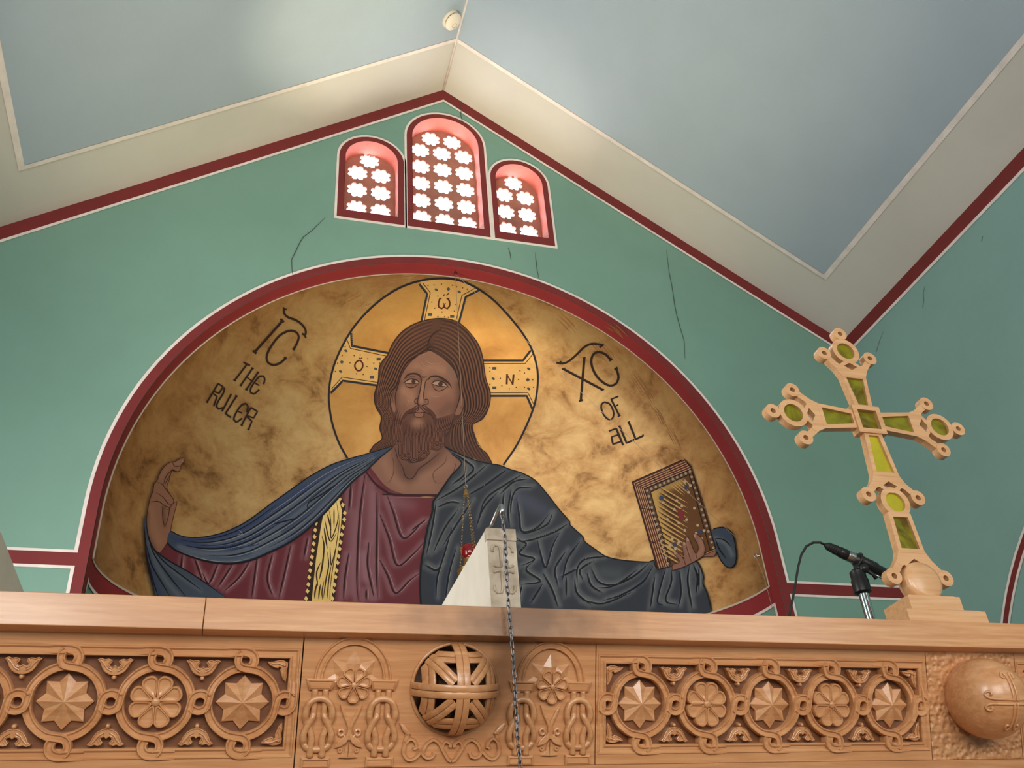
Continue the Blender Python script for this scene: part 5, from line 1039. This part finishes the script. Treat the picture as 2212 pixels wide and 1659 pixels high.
def split(mp, j, dj, ring_d, with_ring=True, top=False, big=None, lowshaft=False):
    e = .0004
    hole = [(0, j + .0125), (.0175, j + .0235), (0, j + .0335), (-.0175, j + .0235)]
    cprism('fork', [(-.032, j - .004), (.032, j - .004), (.0445, j + .0225), (.0365, j + .0305), (.0275, j + .0268), (.0105, j + .040), (-.0105, j + .040), (-.0275, j + .0268), (-.0365, j + .0305), (-.0445, j + .0225)], [hole], mp, PALEW, YC + e)
    for s_ in (-1, 1):
        a = (s_ * .0340, j + .018); b = (s_ * .0570, ring_d - .006); t = np.array([b[0] - a[0], b[1] - a[1]]); t /= np.linalg.norm(t); n_ = np.array([-t[1], t[0]]) * .0078
        cprism('fork_arm', [(a[0] + n_[0], a[1] + n_[1]), (b[0] + n_[0], b[1] + n_[1]), (b[0] - n_[0], b[1] - n_[1]), (a[0] - n_[0], a[1] - n_[1])], [], mp, PALEW, YC + 2 * e)
        cprism('small_ring', circ(s_ * .0610, ring_d, .0172), [circ(s_ * .0610, ring_d, .0062, 16)], mp, PALEW, YC - e, YC + TH + e)
def frame_arm(mp, d0, h0, d1, h1, b, glass):
    sl = (h1 - h0) / (d1 - d0)
    cprism('arm', [(-h0, d0), (h0, d0), (h1, d1), (-h1, d1)], [[(-(h0 - b), d0 + b), (h0 - b, d0 + b), (h1 - b, d1 - b), (-(h1 - b), d1 - b)]], mp, PALEW)
    cprism('glass', [(-(h0 - b) - .001, d0 + b - .001), (h0 - b + .001, d0 + b - .001), (h1 - b + .001, d1 - b + .001), (-(h1 - b) - .001, d1 - b + .001)], [], mp, glass, YC + .006, YC + .009)
def roundel(mp, d, glass, ro=.0345, ri=.0225):
    cprism('roundel', circ(0, d, ro, 40), [circ(0, d, ri, 32)], mp, PALEW, YC - .0002, YC + TH + .0002)
    cprism('glass', circ(0, d, ri + .001, 32), [], mp, glass, YC + .006, YC + .009)
for k in (0, 1, 3):
    mp = dirmap(k); frame_arm(mp, .030, .0222, .122, .032, .0098, OLIVE); split(mp, .122, 0, .175)
    roundel(mp, .1885, OLIVE); cprism('small_ring', circ(0, .2385, .0172), [circ(0, .2385, .0062, 16)], mp, PALEW, YC - .0004, YC + TH + .0004)
mp = dirmap(2); frame_arm(mp, .030, .0222, .1405, .032, .0098, LITGLASS); split(mp, .1405, 0, .1880); roundel(mp, .2020, LITGLASS)
frame_arm(mp, .2270, .0275, .3170, .0315, .0095, OLIVE); split(mp, .3170, 0, .3690)
h = .0355; b = .0115
cprism('centre_block', [(-h, -h), (h, -h), (h, h), (-h, h)], [[(-h + b, -h + b), (h - b, -h + b), (h - b, h - b), (-h + b, h - b)]], dirmap(0), PALEW, YC - .004, YC + TH + .003)
cprism('glass', [(-h + b - .001, -h + b - .001), (h - b + .001, -h + b - .001), (h - b + .001, h - b + .001), (-h + b - .001, h - b + .001)], [], dirmap(0), OLIVE, YC + .006, YC + .009)
# orb and stepped pedestal
mb = MB(); M_ = Matrix.Translation((XC, YC + TH / 2, ZC - .380)) @ Matrix.Rotation(PI / 2, 4, 'X')
pr = [(0.001, -.021), (.020, -.0205), (.031, -.019), (.0375, -.016), (.0405, -.011), (.0395, -.0075), (.0415, -.005), (.042, .002), (.0415, .012), (.0385, .018), (.030, .021), (.001, .022)]
mb.lathe(pr, M_, 40); mb.build('orb', PALEW, cr, smooth=True)
ycen = YC + .021
for hx, hy, z0, z1 in ((.0900, .0600, .5392, .5770), (.0600, .0400, .5770, .6130)):
    mb = MB(); i = .007
    L0 = [(-hx, -hy), (hx, -hy), (hx, hy), (-hx, hy)]; V = []
    for sx_, z in ((0, z0), (0, z1 - i * .6), (.0035, z1 - i * .55), (i, z1)):
        V += [(XC + math.copysign(abs(x) - sx_, x), ycen + math.copysign(abs(y) - sx_, y), z) for x, y in L0]
    mb.add(V, [(k * 4 + j, k * 4 + (j + 1) % 4, k * 4 + 4 + (j + 1) % 4, k * 4 + 4 + j) for k in range(3) for j in range(4)] + [(3, 2, 1, 0), (12, 13, 14, 15)])
    mb.build('pedestal_step', PALEW, cr)

# ------------------------------------------------------------------ microphone on its stand behind the cornice
BLK = mat('black_plastic', (26, 26, 28), .38); BLK2 = mat('black_rubber', (18, 18, 20), .6); STEEL = mat('brushed_steel', (188, 190, 194), .28, 1.0); CHROME = mat('chrome_tube', (205, 208, 214), .12, 1.0)
YM = 1.62
m0, m1 = Vector(onY(1784, 1178, YM)), Vector(onY(1932, 1248, YM)); ax = (m1 - m0).normalized(); Lm = (m1 - m0).length
def along(prof, n=20):
    mb = MB(); q = ax.to_track_quat('Z', 'Y').to_matrix().to_4x4(); mb.lathe([(r, h * Lm) for r, h in prof], Matrix.Translation(m0) @ q, n); return mb
mic = empty('microphone', 'slim black microphone with silver connector clipped beside the cross', 'microphone', loc=tuple((m0 + m1) / 2))
along([(.003, -.02), (.006, 0), (.0085, .04), (.0095, .1), (.0105, .18), (.0105, .20)]).build('connector_boot', BLK2, mic, smooth=True, ang=40)
mb = MB()
for k in range(5): mb.torus(Matrix.Translation(m0 + ax * (Lm * (.03 + .03 * k))) @ ax.to_track_quat('Z', 'Y').to_matrix().to_4x4(), .0075 + .0005 * k, .0016, 18, 6)
mb.build('boot_ribs', BLK2, mic, smooth=True)
along([(.0112, .20), (.0118, .21), (.0118, .30), (.0112, .31)]).build('connector_shell', BLK, mic, smooth=True, ang=40)
along([(.0118, .31), (.0122, .32), (.0122, .40), (.0118, .41)]).build('silver_collar', STEEL, mic, smooth=True, ang=40)
along([(.0125, .41), (.0138, .42), (.0138, .72), (.0115, .74), (.0112, .98), (.010, 1.0)]).build('body', BLK, mic, smooth=True, ang=40)
cpts = [(1784, 1178), (1772, 1172), (1757, 1172), (1742, 1180), (1731, 1198), (1724, 1225), (1718, 1262), (1712, 1296), (1704, 1335), (1697, 1380)]
C3 = [tuple(onY(x, y, YM)) for x, y in cpts]; mb = MB(); mb.tube([tuple(q) for q in np.array([[a for a in p] for p in C3])], .0026, 8); mb.build('cable', BLK2, mic, smooth=True)
st = empty('microphone_stand', 'chrome microphone stand with black clutch behind the cornice', 'stand')
s0 = Vector(onY(1862, 1272, YM)); st.location = (s0.x, s0.y, 0)
mb = MB(); mb.tube([(s0.x, s0.y, FZ + .03), (s0.x, s0.y, s0.z)], .0105, 20); mb.build('tube', CHROME, st, smooth=True, ang=40)
mb = MB(); mb.lathe([(.0118, s0.z - .012), (.0185, s0.z - .008), (.0185, s0.z + .018), (.0165, s0.z + .022), (.0165, s0.z + .038), (.010, s0.z + .044)], Matrix.Translation((s0.x, s0.y, 0)), 22); mb.build('clutch', BLK, st, smooth=True, ang=35)
kn = Vector(onY(1866, 1228, YM - .012)); mb = MB(); bm = bmesh.new(); bmesh.ops.create_uvsphere(bm, u_segments=16, v_segments=10, radius=.0105); mb.bm(bm, Matrix.Translation(kn)); mb.tube([kn, Vector(onY(1885, 1240, YM - .016)), Vector(onY(1893, 1250, YM - .018))], [.006, .004, .0045], 8); mb.build('clamp_lever', BLK, st, smooth=True)
cl = m0 + ax * (Lm * .47); mb = MB(); q = ax.to_track_quat('Z', 'Y').to_matrix().to_4x4(); mb.torus(Matrix.Translation(cl) @ q, .0158, .003, 22, 8); mb.tube([cl, Vector((s0.x, s0.y, s0.z + .03))], [.009, .010], 10); mb.build('clip', BLK, st, smooth=True)
mb = MB(); mb.tube([Vector(onY(1868, 1232, YM - .01)), Vector(onY(1925, 1258, YM - .01))], .0022, 8); mb.build('boom_rod', CHROME, st, smooth=True)
mb = MB(); mb.lathe([(.058, FZ), (.058, FZ + .012), (.04, FZ + .022), (.02, FZ + .035)], Matrix.Translation((s0.x, s0.y, 0)), 32); mb.build('base', BLK, st, smooth=True, ang=40)

# ------------------------------------------------------------------ white brackets rising behind the cornice
STONE = mat('white_painted_bracket', (226, 216, 200), .55, noise=.08, nscale=10)
AGED = mat('aged_bracket_carving', (204, 188, 168), .5, noise=.3, nscale=24, col2=(148, 126, 106))
YF = 1.435
f0 = onY(1050, 1142, YF); x0 = f0[0]; x1 = onY(1112, 1143, YF)[0]; zt = f0[2]; zb_ = ZB1
YEND = 2.2; print('beam', f0, x1)
def bracket(xa, xb, label, hook):
    E_ = empty('beam_end', label, 'beam', 'white beam ends lying on the cornice', loc=((xa + xb) / 2, YF, zb_))
    mb = MB(); z1 = zt
    prof = [(YF, zb_ + .0003), (YF, z1), (YEND, z1), (YEND, zb_ + .0003)]
    mb.add([(xa, y, z) for y, z in prof] + [(xb, y, z) for y, z in prof], [(0, 1, 2, 3), (7, 6, 5, 4), (0, 4, 5, 1), (1, 5, 6, 2), (2, 6, 7, 3), (3, 7, 4, 0)]); body = mb.build('body', STONE, E_)
    w = xb - xa; xm = (xa + xb) / 2; zc_ = zb_ + (z1 - zb_) * .52
    mb = MB(); mb.cbox(xa - .0006, xb + .0006, YF - .004, YF + .013, z1 - .022, z1 + .0008, .0015); mb.build('cap', AGED, E_)
    mb = MB(); mb.box(xa + .001, xb - .001, YF - .0012, YF + .001, zb_ + .012, z1 - .022); mb.build('carved_face', AGED, E_)
    mb = MB(); hz = (z1 - zb_)
    for s_ in (-1, 1):
        for t_ in (-1, 1):
            p0 = [(xm + s_ * .0035, zc_ + t_ * .004), (xm + s_ * .0035, zc_ + t_ * .034), (xm + s_ * .006, zc_ + t_ * .042), (xm + s_ * .013, zc_ + t_ * .043), (xm + s_ * .0175, zc_ + t_ * .038), (xm + s_ * .0178, zc_ + t_ * .030)]
            mb.tube([(a, YF - .0015, b) for a, b in p0], .0026, 8)
            p1 = [(xm + s_ * .0035, zc_ + t_ * .004), (xm + s_ * .012, zc_ + t_ * .004), (xm + s_ * .018, zc_ + t_ * .007)]
            mb.tube([(a, YF - .0015, b) for a, b in p1], .0026, 8)
    mb.build('carved_cross', AGED, E_, smooth=True)
    if hook:
        p0 = Vector((float(onY(1088, 1150, YF - .0545)[0]) - .008, YF + .004, z1)); mb = MB()
        mb.tube([p0, p0 + Vector((.004, -.012, .010)), p0 + Vector((.007, -.030, .020)), p0 + Vector((.009, -.046, .024)), p0 + Vector((.009, -.057, .019)), p0 + Vector((.008, -.060, .008)), p0 + Vector((.006, -.055, .002))], .0032, 10)
        mb.build('hook', STEEL, E_, smooth=True); return p0 + Vector((.008, -.0585, .005))
hk = bracket(x0, x1, 'white painted beam end with carved cross and hook in front of the mural figure', True)
xe_ = onZ(2, 1150, zt)[0]
bracket(xe_ - (x1 - x0), xe_, 'white painted beam end cut off at the left edge of the view', False)

# chain hanging from the hook in front of the screen
ch = empty('chain', 'grey steel lamp chain hanging in front of the openwork ball panel', 'chain', loc=tuple(hk))
CH = mat('chain_steel', (120, 116, 118), .35, .9)
mb = MB()
pts = []
for i in range(20):
    a = 2 * PI * i / 20; pts.append((.0026 * math.cos(a), 0, .0042 * math.sin(a) + (.0034 if math.sin(a) > 0 else -.0034)))
k = 6; vs = []; 
for i in range(20):
    t = (Vector(pts[(i + 1) % 20]) - Vector(pts[i - 1])).normalized(); n1 = Vector((0, 1, 0)); n2 = t.cross(n1)
    for j in range(k): b = 2 * PI * j / k; vs.append(Vector(pts[i]) + (n1 * math.cos(b) + n2 * math.sin(b)) * .00115)
mb.add(vs, [(i * k + j, ((i + 1) % 20) * k + j, ((i + 1) % 20) * k + (j + 1) % k, i * k + (j + 1) % k) for i in range(20) for j in range(k)])
proto('link', mb, CH, True)
pit = .0112
for i in range(50):
    o = put('link', 'link', ch, (math.sin(i * .35) * .0009, 0, -.004 - i * pit)); o.rotation_euler = (0, random.uniform(-.12, .12), (PI / 4 if i % 2 else -PI / 4) + random.uniform(-.2, .2))

# ------------------------------------------------------------------ hanging vigil lamp and its wire
BRASS = mat('old_brass', (168, 138, 92), .35, .9); REDG = mat('ruby_glass', (110, 6, 14), .08, coat=.6); WIRE = mat('wire_grey', (176, 160, 140), .4, .7); IRON = mat('dark_iron', (70, 58, 46), .5, .7)
YL = 3.435
t0 = Vector(onY(984, 592, YL)); Xl = t0.x
zat = lambda y: onY(1000, y, YL)[2]
lamp = empty('vigil_lamp', 'red glass vigil lamp hanging on three thin chains inside the apse', 'lamp', loc=(Xl, YL, zat(1062)))
mb = MB(); mb.torus(Matrix.Translation((Xl, YL, zat(1051))) @ Matrix.Rotation(PI / 2, 4, 'X'), .0075, .0018, 18, 8); mb.build('ring', BRASS, lamp, smooth=True)
mb = MB(); mb.lathe([(.003, zat(1056)), (.006, zat(1058)), (.0075, zat(1062)), (.009, zat(1066)), (.0125, zat(1069)), (.0125, zat(1071))], Matrix.Translation((Xl, YL, 0)), 20); mb.build('cap', BRASS, lamp, smooth=True, ang=50)
zr0, zr1 = zat(1073), zat(1232)
for a in (200, 285, 20):
    c, s = math.cos(math.radians(a)), math.sin(math.radians(a)); mb = MB(); n = 26
    for i in range(n):
        t = i / (n - 1); r = .010 + .036 * t; z = zr0 + (zr1 - zr0) * t; M_ = Matrix.Translation((Xl + r * c, YL + r * s, z)) @ Matrix.Rotation((i % 2) * PI / 2, 4, 'Z') @ Matrix.Rotation(PI / 2, 4, 'X')
        mb.torus(M_, .0034, .0008, 10, 5)
        if i % 4 == 3: mb.lathe([(.001, -.005), (.0034, -.0025), (.0034, .0025), (.001, .005)], Matrix.Translation((Xl + r * c, YL + r * s, z)), 8)
    mb.build('chain', BRASS, lamp, smooth=True)
T_ = Matrix.Translation((Xl, YL, 0))
mb = MB(); mb.lathe([(.020, zat(1208)), (.028, zat(1203)), (.033, zat(1196)), (.034, zat(1188)), (.031, zat(1181)), (.030, zat(1179)), (.027, zat(1181)), (.020, zat(1198))], T_, 28); mb.build('glass_cup', REDG, lamp, smooth=True)
mb = MB(); mb.lathe([(.008, zat(1262)), (.020, zat(1258)), (.038, zat(1246)), (.050, zat(1236)), (.052, zat(1231)), (.046, zat(1229)), (.026, zat(1224)), (.022, zat(1214)), (.023, zat(1207)), (.019, zat(1206))], T_, 28); mb.build('brass_bowl', BRASS, lamp, smooth=True, ang=50)
mb = MB(); mb.lathe([(.003, zat(1290)), (.009, zat(1283)), (.006, zat(1270)), (.008, zat(1262))], T_, 16); mb.build('finial', BRASS, lamp, smooth=True)
wire = empty('lamp_wire', 'thin lamp wire running over hooks in the apse arch', 'wire', loc=(Xl, YL, t0.z))
ztop = AZ + math.sqrt(AR ** 2 - (Xl - AX) ** 2)
mb = MB(); mb.tube([(Xl, YL, ztop), (Xl, YL, t0.z + .012)], .004, 8); 
for k in range(3): mb.torus(Matrix.Translation((Xl, YL, t0.z + .030 - .014 * k)) @ Matrix.Rotation(k * PI / 2, 4, 'Z') @ Matrix.Rotation(PI / 2, 4, 'X'), .007, .0018, 14, 6)
mb.build('ceiling_hook', IRON, wire, smooth=True)
mb = MB(); mb.tube([(Xl, YL, t0.z), (Xl, YL, zat(1048))], .0011, 6); mb.build('wire', WIRE, wire)
hx = AX + AR - .035; h3 = Vector(onX(1632, 1201, hx)); h4 = Vector((AX + AR, h3.y, h3.z + .004))
mb = MB(); mb.tube([h4, h3 + Vector((.01, 0, 0))], .005, 8); mb.torus(Matrix.Translation(h3) @ Matrix.Rotation(PI / 2, 4, 'X'), .009, .0026, 16, 6); mb.build('wall_hook', STEEL, wire, smooth=True)
mb = MB(); mb.tube([(Xl, YL, t0.z), h3], .0011, 6); mb.build('wire', WIRE, wire)
mb = MB(); mb.tube([h3, (h3.x + .012, h3.y - .01, h3.z - .10), (h3.x + .02, h3.y - .02, h3.z - .5)], .0011, 6); mb.build('wire', WIRE, wire)

# ------------------------------------------------------------------ smoke detector beside the ridge
dp = Vector(onroof(972, 40, -1)); nrm = Vector((SL, 0, -1)).normalized()
det = empty('smoke_detector', 'round white smoke detector fixed beside the ceiling ridge', 'smoke detector', loc=tuple(dp))
M_ = Matrix.Translation(dp) @ nrm.to_track_quat('Z', 'Y').to_matrix().to_4x4()
DET = mat('detector_plastic', (222, 208, 190), .5)
mb = MB(); mb.lathe([(.050, .0), (.052, .006), (.050, .014), (.046, .016)], M_, 36); mb.build('base', DET, det, smooth=True, ang=40)
mb = MB(); mb.lathe([(.043, .016), (.043, .022)], M_, 36); mb.build('vent_gap', BLK2, det, smooth=True, ang=40)
mb = MB(); mb.lathe([(.047, .022), (.050, .025), (.049, .032), (.040, .040), (.022, .044), (.001, .045)], M_, 36); mb.build('cover', DET, det, smooth=True, ang=40)
mb = MB(); mb.torus(M_ @ Matrix.Translation((.012, 0, .044)), .014, .0012, 24, 6); mb.build('test_button_rim', mat('detector_groove', (150, 134, 116), .6), det, smooth=True)
